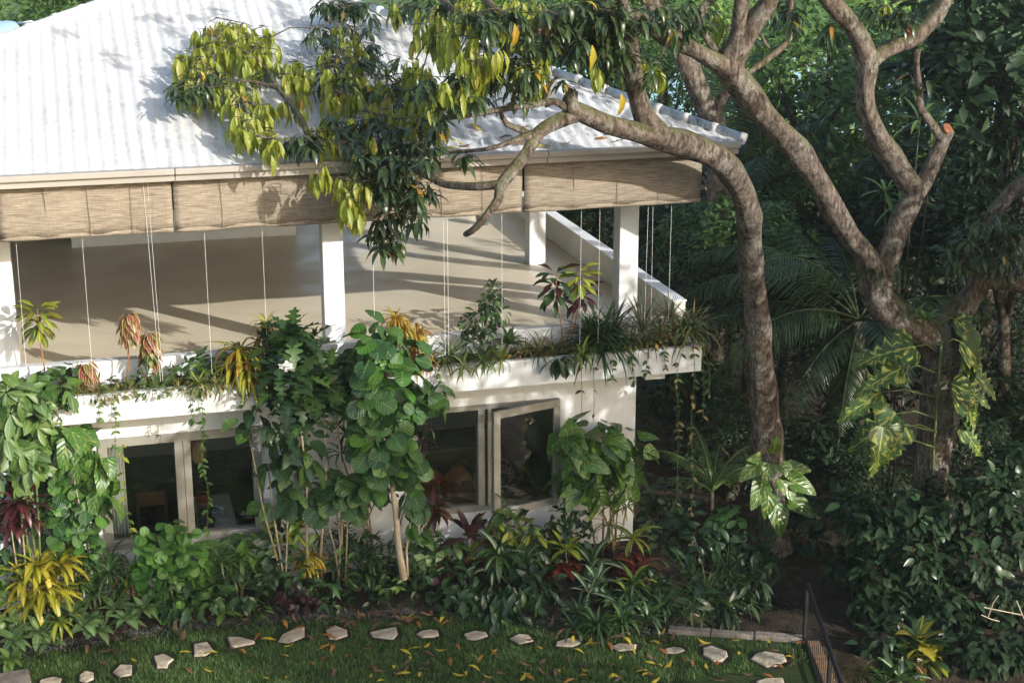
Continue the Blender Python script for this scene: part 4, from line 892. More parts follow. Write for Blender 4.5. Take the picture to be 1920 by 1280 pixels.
def vine(name, label, runs, shape, mat, size, cat='vine', group=None, every=14, stem='greenstem', foot=None, sep=120, hang=.6):
    """runs: lists of (x, y, depth); leaves sit along the runs"""
    pts = [[P(*q) for q in run] for run in runs]; f = Vector(foot) if foot else pts[0][0]
    p = Plant(name, f, label, cat, group); r = p.r
    for run in pts:
        q = catmull([(*v, .006) for v in run], .05); p.stem([v[:3] for v in q], .004, stem, 4)
        k = max(1, int(every / ppm(run[0]) / .05))
        for v in q[::k]:
            for _ in range(1 if r.random() < .4 else 2):
                a = r.uniform(0, 6.28); p.leaf(shape, mat if isinstance(mat, str) else r.choice(mat), v[:3], (math.cos(a), math.sin(a) - .3, -hang + r.uniform(-.3, .5)), (0, -.6, 1), S(size, run[0]) * r.uniform(.6, 1.2))
    p.done(sep); return p
leafshape('lobed', 'lobed', .62, 16, .2, .8, .03)
leafshape('croton', 'strap', .17, 6, .3, 1.3, .06)
leafshape('hang', 'strap', .09, 6, .35, 1.7)
leafshape('giant', 'split', .66, 28, .22, 1.1, .05)
# ---- bed, from the left
ros('croton', 'large golden croton with long drooping yellow leaves, nearest the corner of the bed', [(72, 1062, -.75, 34, 66), (115, 1058, -.7, 26, 60), (48, 1090, -.8, 22, 62), (88, 1105, -.85, 34, 70), (60, 1130, -.9, 20, 60), (118, 1110, -.8, 16, 60)], 'croton', 'croton_yellow', 'shrub', e0=-.5, sr=.014)
ros('dragon_tree', 'green narrow leaved dragon tree between the golden croton and the round leaved shrub', [(165, 1058, -.6, 26, 52), (205, 1075, -.65, 28, 55), (178, 1112, -.8, 28, 58), (222, 1108, -.7, 24, 55), (150, 1095, -.75, 20, 50), (195, 1140, -.85, 22, 50)], 'strap', ['green_mid', 'green_dark', 'green_mid'], 'shrub', e0=-.5)
ros('croton', 'thin olive croton drooping beside the round leaved shrub', [(238, 1078, -.62, 22, 45), (248, 1096, -.68, 20, 42), (225, 1125, -.75, 22, 45)], 'hang', ['croton_lime', 'green_mid', 'croton_orange'], 'shrub', e0=-.9, e1=.9)
ros('dragon_tree', 'small drooping dragon tree by the sill at the window corner', [(208, 1042, -.25, 22, 50), (225, 1050, -.3, 14, 45)], 'hang', ['green_mid', 'green_light'], 'shrub', e0=-.8, e1=1)
bush('shrub', 'bright round leaved shrub in front of the window mullion', [(300, 1075, -.75, 42, 60, 130), (345, 1060, -.7, 34, 55, 90), (285, 1040, -.7, 34, 26, 45), (325, 1000, -.7, 16, 24, 22), (348, 1012, -.7, 14, 20, 16), (272, 1010, -.68, 14, 12, 12), (318, 1120, -.85, 40, 26, 50)], 'round', 'round_bright', 22, sep=300, out=.5, up=.3, face=Vector((0, -1, .4)))
ros('cast_iron_plant', 'dark spiky plant growing out of the bright round leaved shrub', [(318, 1095, -1.0, 20, 50), (330, 1120, -1.02, 16, 42)], 'strap', 'green_dark', e0=-.1)
ros('dragon_tree', 'pale green dragon tree with bare stalks below the wider window', [(412, 1050, -.6, 26, 48), (452, 1042, -.6, 28, 50), (474, 1068, -.65, 24, 48), (432, 1075, -.7, 20, 45)], 'strap', ['green_mid', 'green_light'], 'shrub', e0=-.5)
bush('philodendron', 'variegated big leaved philodendron under the window sill', [(425, 1028, -.3, 26, 16, 8), (475, 1022, -.3, 30, 18, 10), (445, 1060, -.35, 40, 25, 10), (400, 1055, -.3, 20, 25, 6)], 'heart', 'pothos', 44, 'plant', out=.7, face=Vector((0, -1, .4)))
ros('croton', 'small weeping croton with thin yellow leaves against the wall', [(577, 1042, -.5, 60, 46), (572, 1060, -.55, 34, 40), (590, 1055, -.52, 30, 40)], 'hang', ['croton_yellow', 'croton_yellow', 'croton_orange'], 'shrub', e0=-.9, e1=.8)
G3 = 'arrowhead plants edging the bed'
for i, (x, y, Y, n, s, m_, lb) in enumerate([(28, 1200, -1.2, 16, 38, 'green_pale', 'pale arrowhead plant below the golden croton at the picture edge'), (75, 1182, -1.1, 16, 38, 'green_pale', 'pale arrowhead plant right under the golden croton'), (20, 1235, -1.35, 16, 36, 'green_light', 'arrowhead plant nearest the concrete slab'), (95, 1205, -1.2, 10, 34, 'green_pale', 'small arrowhead plant at the gravel beside the golden croton'),
                              (160, 1168, -1.15, 16, 40, 'green_pale', 'pale arrowhead plant in front of the narrow leaved dragon tree'), (185, 1180, -1.2, 12, 40, 'green_pale', 'arrowhead plant leaning over the gravel in front of the dragon tree'), (238, 1160, -1.15, 15, 36, 'green_pale', 'arrowhead plant between the dragon tree and the bright shrub'), (268, 1140, -1.1, 14, 40, 'green_pale', 'light arrowhead plant at the foot of the bright round leaved shrub'), (140, 1150, -1.0, 14, 36, 'green_pale', 'arrowhead plant tucked behind others under the dragon tree'), (215, 1140, -1.0, 10, 34, 'green_pale', 'arrowhead plant hidden under the olive croton'), (420, 1148, -1.1, 9, 36, 'green_light', 'arrowhead plant with drooping leaf at the soil edge, alone')]):
    ros('arrowhead_plant', lb, [(x, y, Y, n, s)], 'ovate', m_, group=G3, e0=-.5, e1=1.1, stem=None)
bush('shrub', 'light green leafy shrub at the picture edge behind the golden croton', [(15, 1075, -.5, 30, 45, 40), (10, 1140, -.8, 26, 45, 40), (45, 1160, -.85, 24, 20, 16)], 'ovate', 'green_light', 32, face=Vector((0, -1, .3)))
ros('dragon_tree', 'small yellow striped dragon plant beside the golden croton foot', [(112, 1165, -1.1, 24, 46)], 'croton', ['croton_lime', 'green_mid'], e0=-.6)
G4 = 'dark low plants along the bed'
for x, y, Y, a, c, n, sh, m_, s, lb in [(345, 1135, -1.1, 34, 16, 40, 'ovate', 'green_dark', 30, 'dark low plant at the soil edge under the bright shrub'), (395, 1115, -.95, 34, 24, 55, 'ovate', 'green_mid', 26, 'low green plant between the bright shrub and the pale dragon tree'), (455, 1110, -.9, 40, 26, 60, 'ovate', 'green_dark', 26, 'dark low plant under the bare stalks of the pale dragon tree'), (500, 1075, -.6, 26, 34, 45, 'ovate', 'green_dark', 26, 'dark plant beside the window corner behind the pale dragon tree'), (480, 1140, -1.05, 26, 14, 30, 'simple_l', 'green_mid', 26, 'narrow leaved low plant by the soil edge near the fourth stone'), (560, 1120, -.9, 40, 24, 60, 'ovate', 'maroon', 24, 'dark maroon low plant under the weeping yellow croton'), (620, 1125, -.95, 36, 18, 50, 'simple', 'green_dark', 20, 'low dark creeper beside the maroon plant'), (690, 1110, -.9, 50, 24, 80, 'simple', 'green_dark', 20, 'low dark creeper around the pale climbing stem foot'), (775, 1105, -.9, 50, 26, 80, 'simple', 'green_dark', 20, 'low dark creeper under the striped plants'), (730, 1090, -.85, 30, 16, 40, 'simple', 'green_light', 18, 'small light green creeper at the pale stem'), (835, 1085, -.8, 36, 34, 60, 'ovate', 'maroon', 28, 'dark purple shrub beside the purple cordyline')]:
    bush('low_plant', lb, [(x, y, Y, a, c, n)], sh, m_, s, 'plant', G4, sep=60 if s < 24 else 120, stem=None, droop=.1)
# ---- climbers against the left end
bush('climbing_vine', 'pale hand leaved climber over the planter at the picture edge', [(18, 755, -.8, 34, 40, 40), (60, 760, -.8, 30, 36, 34), (20, 830, -.7, 34, 44, 44), (62, 850, -.65, 32, 40, 36), (95, 735, -.75, 34, 18, 16), (20, 895, -.6, 26, 24, 16)], 'tear', ['green_pale', 'green_light', 'green_mid'], 38, 'vine', sep=260, out=.35, up=.7, face=Vector((0, -1, .2)), stem='greenstem', droop=.5)
ros('climbing_vine', 'pale hand shaped leaves spreading over the planter wall', [(12, 735, -.95, 8, 46), (45, 735, -.95, 8, 52), (20, 775, -.98, 8, 44), (68, 752, -.9, 7, 42), (10, 815, -.9, 8, 44), (38, 845, -.9, 8, 42), (70, 800, -.9, 7, 40), (62, 880, -.8, 7, 40)], 'oblong', ['green_pale', 'green_light'], 'vine', ground=BZ, e0=-.5, e1=.3, stem=None, axis=(0, -1, .6))
bush('climbing_vine', 'big heart leaved variegated climber beside the curtained window', [(150, 850, -.5, 40, 40, 18), (190, 870, -.5, 24, 40, 12), (120, 815, -.55, 40, 24, 12), (185, 930, -.5, 24, 30, 10), (150, 820, -.55, 34, 20, 8)], 'heart', 'pothos', 52, 'vine', out=.25, up=.3, face=Vector((0, -1, .1)), droop=.9)
bush('climbing_vine', 'round leaved green climber filling the wall below the heart leaves', [(120, 900, -.45, 40, 50, 70), (150, 960, -.45, 40, 60, 90), (120, 1000, -.5, 34, 40, 60), (165, 1030, -.5, 26, 26, 30), (105, 950, -.45, 24, 40, 30)], 'round', ['round_green', 'round_green', 'round_bright'], 24, 'vine', sep=280, out=.3, up=.3, face=Vector((0, -1, .3)), droop=.4)
bush('climbing_vine', 'shadowy ivy climber behind the red cordyline', [(30, 950, -.3, 50, 60, 70), (40, 1020, -.3, 50, 40, 50), (80, 900, -.25, 40, 60, 40)], 'ovate', 'green_dark', 34, 'vine', sep=160, face=Vector((0, -1, .2)))
ros('cordyline', 'dark red cordyline against the wall under the pale climber', [(38, 945, -.75, 34, 62), (20, 985, -.7, 16, 55), (60, 975, -.72, 12, 50)], 'strap_wide', 'cordyline', 'shrub', e0=-.6)
# ---- planter, from the left
def stalk(label, foot, head, n, size, mats, rx, ry, hang=False):       # a single bare stalk with a tuft of broad leaves
    f, h = P(*foot), P(*head); f.z = PZ_ - .02; p = Plant('croton', f, label, 'plant', 'tall crotons on bare stalks in the planter'); r = p.r
    p.stem([f, f.lerp(h, .4) + Vector((.02, 0, 0)), f.lerp(h, .8) + Vector((-.01, 0, 0)), h + Vector((0, 0, S(ry, h) * .7))], [.011, .009, .008, .004], 'redstem')
    n = int(n * 1.8); size *= 1.0
    for i in range(n):
        a = i * 2.4; t = (i + .5) / n; c = h + Vector((math.cos(a) * S(rx, h) * .35, math.sin(a) * S(rx, h) * .35, S(ry, h) * (.9 - 1.8 * t)))
        p.leaf('ovate' if hang else 'oblong', r.choice(mats), c, (math.cos(a), math.sin(a) - .2, (-1.0 if hang else .5 - 1.3 * t) + r.uniform(-.3, .3)), (math.cos(a) * .4, math.sin(a) * .4 - .3, 1), S(size, h) * r.uniform(.8, 1.15))
    p.done(80)
stalk('tall croton with greenish yellow leaves beside the first column', (82, 712, -.35), (72, 600, -.35), 26, 34, ['croton_mixed', 'croton_mixed', 'croton_lime'], 26, 30)
stalk('low croton with pink edged leaves close to the planter soil', (165, 722, -.42), (162, 698, -.42), 22, 26, ['croton_pink'], 20, 24, True)
stalk('tall croton with pink and green leaves on a straight bare stalk', (234, 720, -.35), (243, 610, -.35), 26, 27, ['croton_pink'], 22, 28, True)
stalk('croton with olive and pink leaves leaning beside the paired blind cords', (266, 722, -.38), (281, 650, -.38), 26, 27, ['croton_pink', 'croton_pink', 'croton_mixed'], 20, 34, True)
stalk('dark leaved croton standing beside the yellow topped croton', (1056, 640, -.35), (1042, 535, -.35), 17, 38, ['green_dark', 'maroon', 'green_dark'], 24, 34)
stalk('croton with a yellow top and purple lower leaves in the planter', (1058, 642, -.33), (1086, 520, -.33), 12, 36, ['croton_lime', 'croton_yellow', 'croton_lime'], 22, 18)
stalk('purple leaves of the croton hanging under the yellow ones', (1062, 640, -.3), (1092, 553, -.3), 10, 36, ['maroon', 'cordyline'], 18, 16)
G5 = 'spider plants and tufts in the planter'
tl = ['straw tinted', 'fresh green', 'olive', 'dense', 'thin', 'pale', 'arching', 'ragged']
ref = lambda x: ('under the greenish yellow croton' if x < 120 else 'by the low pink edged croton' if x < 200 else 'at the foot of the tall pink croton' if x < 300 else 'in front of the leafy pale bush' if x < 410 else 'beside the round leaved climber' if x < 870 else 'below the dark spired shrub' if x < 960 else 'between the dark spired shrub and the grass clump' if x < 1070 else 'beside the big dark grass clump' if x < 1190 else 'near the planter corner')
used = set()
for i, (x, y, Y, n, s, sh, m_) in enumerate([(118, 722, -.5, 34, 34, 'blade', ['spider', 'straw']), (150, 735, -.55, 30, 30, 'blade', ['spider', 'straw']), (185, 732, -.52, 40, 34, 'blade', ['spider', 'straw', 'straw']), (212, 738, -.55, 30, 28, 'blade', ['straw', 'spider']), (245, 730, -.5, 36, 30, 'blade', ['spider', 'straw']), (290, 726, -.5, 40, 34, 'blade', ['spider', 'green_light']), (318, 715, -.45, 30, 40, 'blade', ['green_light', 'spider']), (335, 728, -.55, 34, 30, 'blade', ['spider', 'straw']), (372, 722, -.55, 44, 38, 'strap', ['spider', 'spider', 'croton_lime']), (405, 722, -.52, 34, 32, 'strap', ['spider', 'straw']), (430, 700, -.4, 24, 36, 'blade', ['green_mid', 'spider']), (148, 700, -.35, 20, 34, 'blade_stiff', ['straw', 'green_light']), (272, 705, -.3, 18, 40, 'blade_stiff', ['green_light']),
                                   (845, 668, -.4, 60, 62, 'blade', ['spider', 'green_pale']), (870, 690, -.58, 34, 40, 'strap', ['spider']), (905, 682, -.56, 30, 38, 'strap', ['spider', 'green_light']), (938, 676, -.56, 30, 38, 'strap', ['spider', 'croton_lime']), (955, 645, -.35, 30, 38, 'strap_wide', ['green_light', 'green_mid']), (835, 680, -.5, 24, 36, 'strap', ['spider', 'green_mid']), (985, 660, -.4, 40, 46, 'blade', ['straw', 'spider']), (1012, 662, -.5, 60, 58, 'blade', ['spider', 'straw', 'green_mid']), (1035, 660, -.45, 36, 52, 'blade', ['green_mid', 'straw']), (1092, 668, -.56, 34, 46, 'strap', ['croton_lime', 'green_light', 'spider']), (1180, 640, -.4, 40, 60, 'blade', ['green_mid', 'straw']), (1205, 620, -.35, 44, 80, 'blade_stiff', ['green_dark', 'straw']), (1240, 632, -.4, 60, 66, 'blade', ['straw', 'green_mid']), (1275, 625, -.45, 70, 74, 'blade', ['straw', 'spider', 'green_mid']), (1300, 620, -.5, 70, 80, 'blade', ['green_mid', 'straw', 'green_dark']), (1255, 600, -.3, 40, 60, 'blade_stiff', ['straw', 'green_mid']), (1215, 640, -.55, 30, 50, 'blade', ['green_dark'])]):
    col = 'pale variegated' if m_[0] == 'spider' else 'dry straw coloured' if m_[0] == 'straw' else 'dark green' if m_[0] == 'green_dark' else 'green'
    ht = 'stiff upright' if 'stiff' in sh else 'broad strapped' if sh.startswith('strap') else 'arching thin bladed'
    lb = f'{col} {ht} tuft {ref(x)}'.replace('arching thin bladed', 'arching')
    for ex in ('', ', front one', ', rear one', ', smaller one', ', one of several'):
        if lb + ex not in used: lb += ex; break
    used.add(lb)
    ros('grass_tuft' if sh.startswith('blade') else 'spider_plant', lb, [(x, y, Y, n, s)], sh, m_, group=G5, ground=PZ_, e0=-.4 if Y < -.48 else .1, e1=1.5, stem=None, sep=40 if sh.startswith('strap') else 0)
ros('grass_clump', 'large dark green grass clump with long arching blades in front of the corner column', [(1125, 645, -.42, 120, 105), (1105, 640, -.4, 60, 95), (1150, 632, -.38, 60, 90)], 'blade', ['green_dark', 'green_dark', 'green_mid'], group=None, ground=PZ_, e0=-.3, e1=1.55, stem=None, sep=120)
ros('hanging_plant', 'broad dark leaves hanging over the planter edge under the grass clump', [(1060, 668, -.6, 9, 46), (1045, 672, -.62, 6, 44)], 'oblong', 'green_dark', ground=PZ_, e0=-1.4, e1=-.4, stem=None)
bush('low_plant', 'pale leafy bush in the planter beside the weeping orange croton', [(372, 688, -.4, 32, 22, 70), (405, 680, -.38, 26, 18, 40), (425, 705, -.45, 20, 14, 24)], 'ovate', ['green_light', 'green_mid'], 20, 'plant', ground=PZ_, stem=None, sep=130)
bush('low_plant', 'small leaved green plants along the kerb among the pink crotons', [(150, 722, -.4, 26, 12, 40), (205, 722, -.4, 30, 12, 50), (265, 715, -.35, 30, 12, 50), (320, 705, -.35, 30, 16, 60)], 'ovate', ['green_light', 'green_mid', 'spider'], 17, 'plant', ground=PZ_, stem=None, sep=60)
bush('low_plant', 'green heart leaves trailing over the planter beside the pale climber', [(85, 712, -.5, 36, 14, 34), (120, 745, -.62, 24, 14, 20), (130, 700, -.4, 20, 12, 16)], 'heart', ['round_green', 'green_mid'], 24, 'plant', ground=PZ_, stem=None, sep=70)
bush('low_plant', 'dry mossy creeper covering the soil at the planter corner', [(1160, 645, -.5, 36, 10, 60), (1220, 640, -.5, 40, 12, 70), (1280, 630, -.5, 34, 14, 60)], 'simple', ['straw', 'green_mid', 'croton_orange'], 12, 'plant', ground=PZ_, stem=None, sep=0)
bush('low_plant', 'reddish dry creeper on the soil between the croton stalks', [(1010, 650, -.35, 36, 9, 50), (960, 660, -.4, 30, 8, 40), (1060, 650, -.35, 26, 8, 40)], 'simple', ['croton_red', 'straw', 'green_mid'], 12, 'plant', ground=PZ_, stem=None, sep=0)
bush('low_plant', 'dry creeper on the soil along the white kerb under the pink crotons', [(200, 735, -.5, 60, 8, 80), (300, 728, -.5, 50, 8, 60), (390, 722, -.5, 44, 8, 50)], 'simple', ['straw', 'green_mid', 'spider'], 13, 'plant', ground=PZ_, stem=None, sep=0)
bush('shrub', 'dark spired small leaved shrub standing in the planter', [(922, 560, -.35, 20, 34, 80), (905, 600, -.35, 24, 26, 70), (882, 612, -.36, 16, 26, 40), (888, 655, -.38, 16, 24, 34), (915, 640, -.38, 14, 24, 30), (935, 590, -.35, 14, 20, 24)], 'oblong', ['green_dark', 'green_dark', 'green_mid'], 20, ground=PZ_, sep=260, out=.5)
ros('croton', 'weeping orange yellow croton hanging over the planter by the white flowers', [(450, 660, -.55, 60, 70), (470, 675, -.58, 50, 75), (440, 690, -.6, 40, 75), (462, 700, -.65, 34, 70)], 'hang', ['croton_yellow', 'croton_orange', 'spider', 'croton_yellow'], 'shrub', ground=PZ_, e0=-1.0, e1=1.0)
ros('croton', 'small yellow croton behind the white flowered plant', [(500, 608, -.3, 40, 42), (492, 632, -.35, 24, 38)], 'hang', ['croton_yellow', 'croton_orange'], 'shrub', ground=PZ_, e0=-.9, e1=1.2)
ros('croton', 'fiery orange croton with hanging leaves beside the tall climber top', [(742, 596, -.5, 50, 44), (782, 625, -.5, 50, 50), (775, 650, -.55, 40, 50), (790, 672, -.55, 34, 54), (755, 615, -.55, 30, 44)], 'hang', ['croton_orange', 'croton_orange', 'croton_yellow'], 'shrub', ground=PZ_, e0=-1.0, e1=1.0)
# ---- the climbers before the middle wall
def seaextra(p):
    p.stem([P(757, 1085, -.95), P(748, 1030, -.95), P(742, 960, -.95), P(733, 890, -.92), P(728, 820, -.88), P(722, 720, -.85), P(725, 640, -.8)], [.05, .042, .036, .034, .03, .024, .014], 'deadstick', 9)
    p.stem([P(764, 1080, -.9), P(762, 1030, -.9), P(770, 975, -.9), P(760, 900, -.88)], [.02, .016, .012, .008], 'deadstick', 7)
f = P(757, 1090, -.95)
bush('climbing_vine', 'tall climber of large round green leaves covering the middle wall and planter', [(705, 640, -.85, 42, 36, 34), (745, 660, -.82, 36, 30, 26), (690, 690, -.9, 36, 34, 30), (735, 715, -.95, 46, 40, 46), (700, 750, -.95, 46, 40, 46), (745, 775, -.95, 42, 40, 42), (690, 810, -.92, 36, 34, 30), (735, 835, -.95, 40, 34, 38), (765, 870, -.9, 26, 34, 24), (715, 880, -.9, 34, 30, 26), (775, 930, -.85, 18, 50, 26), (790, 730, -.8, 30, 30, 18), (810, 750, -.75, 24, 20, 10), (690, 920, -.85, 26, 20, 14)], 'round', ['round_green', 'round_green', 'round_green', 'round_bright'], 36, 'vine', sep=300, out=.35, up=.2, face=Vector((0, -1, .2)), droop=.5, foot=(f.x, f.y, BZ), stem=None, extra=seaextra)
bush('climbing_vine', 'bunch of round dark leaves on bare stems against the shaded wall', [(655, 905, -.7, 30, 24, 26), (625, 910, -.65, 34, 30, 34), (600, 940, -.6, 30, 26, 24), (660, 940, -.65, 26, 22, 18)], 'round', 'round_green', 32, 'vine', out=.4, up=.3, face=Vector((0, -1, .2)), droop=.5)
def flow(p):
    for (x, y, n, s) in ((540, 683, 34, 11), (541, 718, 10, 9)):
        c = P(x, y, -1.05); mb = MB(); r = p.r
        for i in range(n):
            a, k = r.uniform(0, 6.28), S(15 if n > 20 else 7, c) * r.random() ** .5; q = c + Vector((math.cos(a) * k, r.uniform(-.03, .03), math.sin(a) * k * .8))
            for j in range(5):
                t = j * 1.257; e = S(5, c); d = Vector((math.cos(t), -.35, math.sin(t))); sd = Vector((-math.sin(t), 0, math.cos(t)))
                mb.add([q - p.loc, q + d * e * .6 + sd * e * .4 - p.loc, q + d * e - p.loc, q + d * e * .6 - sd * e * .4 - p.loc], [(0, 1, 2, 3)])
        mb.build('flower', MAT['petal'], p.o)
    for a, b_ in (((575, 1050, -.6), (560, 760, -.9)), ((600, 1050, -.55), (608, 760, -.8)), ((640, 1050, -.5), (628, 740, -.75)), ((548, 1000, -.55), (540, 820, -.85))):
        a, b_ = P(*a), P(*b_); p.stem([a, a.lerp(b_, .5) + Vector((.05, 0, 0)), b_], [.02, .016, .01], 'deadstick', 7)
f = P(590, 1050, -.6); heads = [(545, 628, -.8, 22, 50), (520, 655, -.8, 16, 46), (575, 650, -.75, 16, 46), (530, 695, -.95, 24, 50), (570, 705, -.95, 22, 50), (545, 745, -1.0, 24, 52), (590, 740, -.9, 14, 46), (622, 690, -.75, 18, 48), (640, 715, -.72, 14, 44), (605, 725, -.8, 16, 46), (515, 730, -.9, 14, 44), (560, 785, -.95, 16, 46), (620, 765, -.8, 12, 40)]
p = Plant('climbing_shrub', (f.x, f.y, BZ), 'lobed dark green climber with two white flower clusters beside the middle column', 'shrub')
for x, y, Y, n, s in heads:
    h = P(x, y, Y); p.rosette(h, int(n * 1.35), S(s * 1.3, h), 'lobed', ['green_dark', 'green_dark', 'green_mid'], -.9, 1.2, .2, .02)
flow(p); p.done(300)
bush('climbing_vine', 'variegated climber with split leaves hanging beside the window top corner', [(460, 785, -.65, 30, 14, 9), (495, 800, -.68, 24, 20, 10), (530, 830, -.7, 30, 30, 16), (560, 860, -.7, 30, 34, 18), (520, 880, -.65, 26, 26, 12), (545, 920, -.6, 30, 30, 16), (580, 830, -.7, 26, 30, 12), (500, 940, -.5, 20, 20, 8), (540, 960, -.5, 26, 18, 10)], 'tear', ['pothos', 'green_dark', 'green_mid', 'green_dark'], 42, 'vine', out=.3, up=.3, face=Vector((0, -1, .1)), droop=.8)
bush('climbing_vine', 'light yellowish vine at the foot of the bare stems', [(540, 985, -.5, 26, 24, 26), (575, 1000, -.5, 20, 20, 16), (715, 925, -.5, 14, 24, 14)], 'ovate', ['green_light', 'croton_lime'], 24, 'vine', face=Vector((0, -1, .3)))
ros('dragon_tree', 'spiky dark dragon plant poking out of the climber by the wall', [(640, 850, -.4, 22, 46), (655, 780, -.5, 18, 44), (650, 815, -.45, 14, 40), (790, 830, -.5, 18, 46), (800, 800, -.5, 12, 40)], 'strap', ['green_dark', 'maroon'], 'shrub', e0=-.5)
G9 = 'leafy plants hiding the stem feet at the wall'
for x, y, Y, a, c, n, sh, m_, s, lb in [(520, 1020, -.4, 30, 40, 60, 'ovate', ['green_dark', 'green_mid'], 26, 'leafy plant filling the corner past the first window'), (560, 1080, -.7, 36, 26, 60, 'ovate', ['green_dark', 'green_mid'], 26, 'leafy plant at the feet of the lobed climber stems'), (625, 1085, -.75, 36, 24, 60, 'simple_l', ['green_dark', 'green_mid'], 30, 'narrow leaved plant below the dark round leaved bunch'), (660, 1010, -.4, 34, 40, 60, 'ovate', ['green_mid', 'green_dark'], 26, 'leafy plant against the wall between the bare stems'), (785, 1075, -.75, 36, 26, 60, 'ovate', ['green_dark', 'green_mid'], 24, 'leafy plant at the foot of the pale climbing stem'), (720, 1050, -.7, 30, 30, 50, 'simple_l', ['green_mid', 'green_dark'], 30, 'narrow leaved plant right before the pale climbing stem'), (870, 1085, -.9, 30, 30, 50, 'ovate', 'green_dark', 26, 'leafy dark plant between the purple plants')]:
    bush('low_plant', lb, [(x, y, Y, a, c, n)], sh, m_, s, 'plant', G9, sep=70, stem=None, droop=.2)
# ---- bed before the wider window and the corner
ros('dragon_tree', 'fine leaved green dragon tree at the wall below the bare stems', [(650, 1030, -.45, 26, 46), (690, 1040, -.6, 30, 50), (680, 1075, -.7, 26, 50), (625, 1055, -.5, 20, 40), (705, 1080, -.7, 18, 46)], 'strap', ['green_mid', 'green_dark'], 'shrub', e0=-.6)
ros('dragon_tree', 'slender dark rosettes against the white wall below the dark bunch', [(600, 1010, -.3, 18, 36), (645, 1000, -.3, 20, 38), (700, 1010, -.3, 16, 34)], 'strap', ['green_dark', 'maroon'], 'shrub', e0=-.5)
bush('shrub', 'light veined leafy plant beside the pale climbing stem', [(800, 1050, -.65, 30, 34, 50), (820, 1025, -.6, 24, 20, 26), (790, 1005, -.55, 20, 16, 16), (850, 1030, -.6, 20, 20, 20)], 'tear', ['green_mid', 'green_pale', 'round_green'], 28, face=Vector((0, -1, .4)))
ros('cordyline', 'purple brown cordyline rosette below the fixed window pane', [(815, 958, -.55, 40, 50)], 'strap_wide', ['maroon', 'cordyline', 'croton_mixed'], 'shrub', e0=-.6, foot=(P(832, 1040, -.6).x, -.6, BZ))
ros('cordyline', 'tall upright purple leaved plant under the open window sash', [(880, 1010, -.65, 6, 74), (882, 1000, -.65, 4, 60), (876, 1050, -.7, 6, 50)], 'oblong', ['maroon', 'croton_mixed', 'maroon'], 'plant', e0=-.2, e1=1.5)
ros('cordyline', 'purple leafed plant in front of the dark hanging mound', [(890, 1075, -.85, 8, 46)], 'oblong', ['maroon', 'green_dark'], 'plant', e0=-.5)
bush('croton', 'green and yellow broad leaved croton bush under the open window', [(955, 985, -.5, 30, 28, 46), (930, 1010, -.5, 30, 26, 40), (990, 1010, -.5, 28, 26, 36), (960, 1030, -.55, 40, 22, 44), (1000, 985, -.45, 16, 16, 14), (945, 962, -.5, 14, 14, 10)], 'oblong', ['croton_mixed', 'green_mid', 'green_light', 'green_dark', 'croton_lime'], 34, face=Vector((0, -1, .5)))
ros('dragon_tree', 'white edged arching dragon plant in the middle of the shaded bed', [(935, 1040, -.85, 22, 60), (960, 1060, -.9, 16, 55), (985, 1050, -.85, 20, 50), (925, 1070, -.9, 14, 50)], 'strap_wide', ['striped', 'green_mid'], 'plant', e0=-.6)
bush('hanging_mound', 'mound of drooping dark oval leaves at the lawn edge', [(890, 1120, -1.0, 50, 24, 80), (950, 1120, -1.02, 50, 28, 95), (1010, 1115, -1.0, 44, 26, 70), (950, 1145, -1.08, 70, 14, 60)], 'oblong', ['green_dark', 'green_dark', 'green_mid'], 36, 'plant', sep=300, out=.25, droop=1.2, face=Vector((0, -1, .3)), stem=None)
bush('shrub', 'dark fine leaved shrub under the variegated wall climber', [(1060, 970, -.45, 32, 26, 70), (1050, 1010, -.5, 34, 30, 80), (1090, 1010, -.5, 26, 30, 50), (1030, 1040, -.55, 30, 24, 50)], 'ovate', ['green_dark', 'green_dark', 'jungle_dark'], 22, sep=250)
ros('croton', 'croton with a yellow crown over red lower leaves near the corner', [(1060, 1030, -.75, 14, 40)], 'oblong', 'croton_lime', 'shrub', e0=-.3)
ros('croton', 'low dark red croton leaves under the yellow crown', [(1052, 1062, -.75, 22, 44), (1075, 1055, -.72, 14, 40)], 'oblong', 'croton_red', 'shrub', e0=-.9, e1=.4)
ros('dumb_cane', 'white striped upright leaves of a dumb cane at the bed corner', [(1110, 1060, -.9, 12, 58), (1120, 1095, -.95, 12, 56), (1105, 1110, -.95, 8, 50)], 'oblong', 'striped', 'plant', e0=-.5, e1=1.4)
ros('croton', 'star of bright yellow green leaves topping the dark red croton', [(1187, 1010, -.75, 14, 58)], 'strap_wide', 'croton_lime', 'shrub', e0=-.3, e1=1.1)
ros('croton', 'dark red croton with drooping leaves below the yellow green star', [(1180, 1035, -.7, 30, 50), (1192, 1060, -.75, 34, 52), (1165, 1055, -.7, 26, 48), (1185, 1085, -.8, 24, 48)], 'croton', 'croton_red', 'shrub', e0=-1.1, e1=.5)
ros('dragon_tree', 'lime striped rosette at the lawn corner below the red croton', [(1190, 1095, -.95, 22, 52), (1175, 1110, -1.0, 14, 46)], 'strap_wide', ['croton_lime', 'green_mid', 'striped'], 'plant', e0=-.6)
bush('low_plant', 'pale leafy low plants under the lime striped rosette', [(1160, 1130, -1.0, 30, 14, 34), (1195, 1135, -1.0, 24, 12, 26), (1135, 1105, -.9, 20, 20, 20)], 'ovate', ['green_pale', 'green_mid'], 22, 'plant', stem=None)
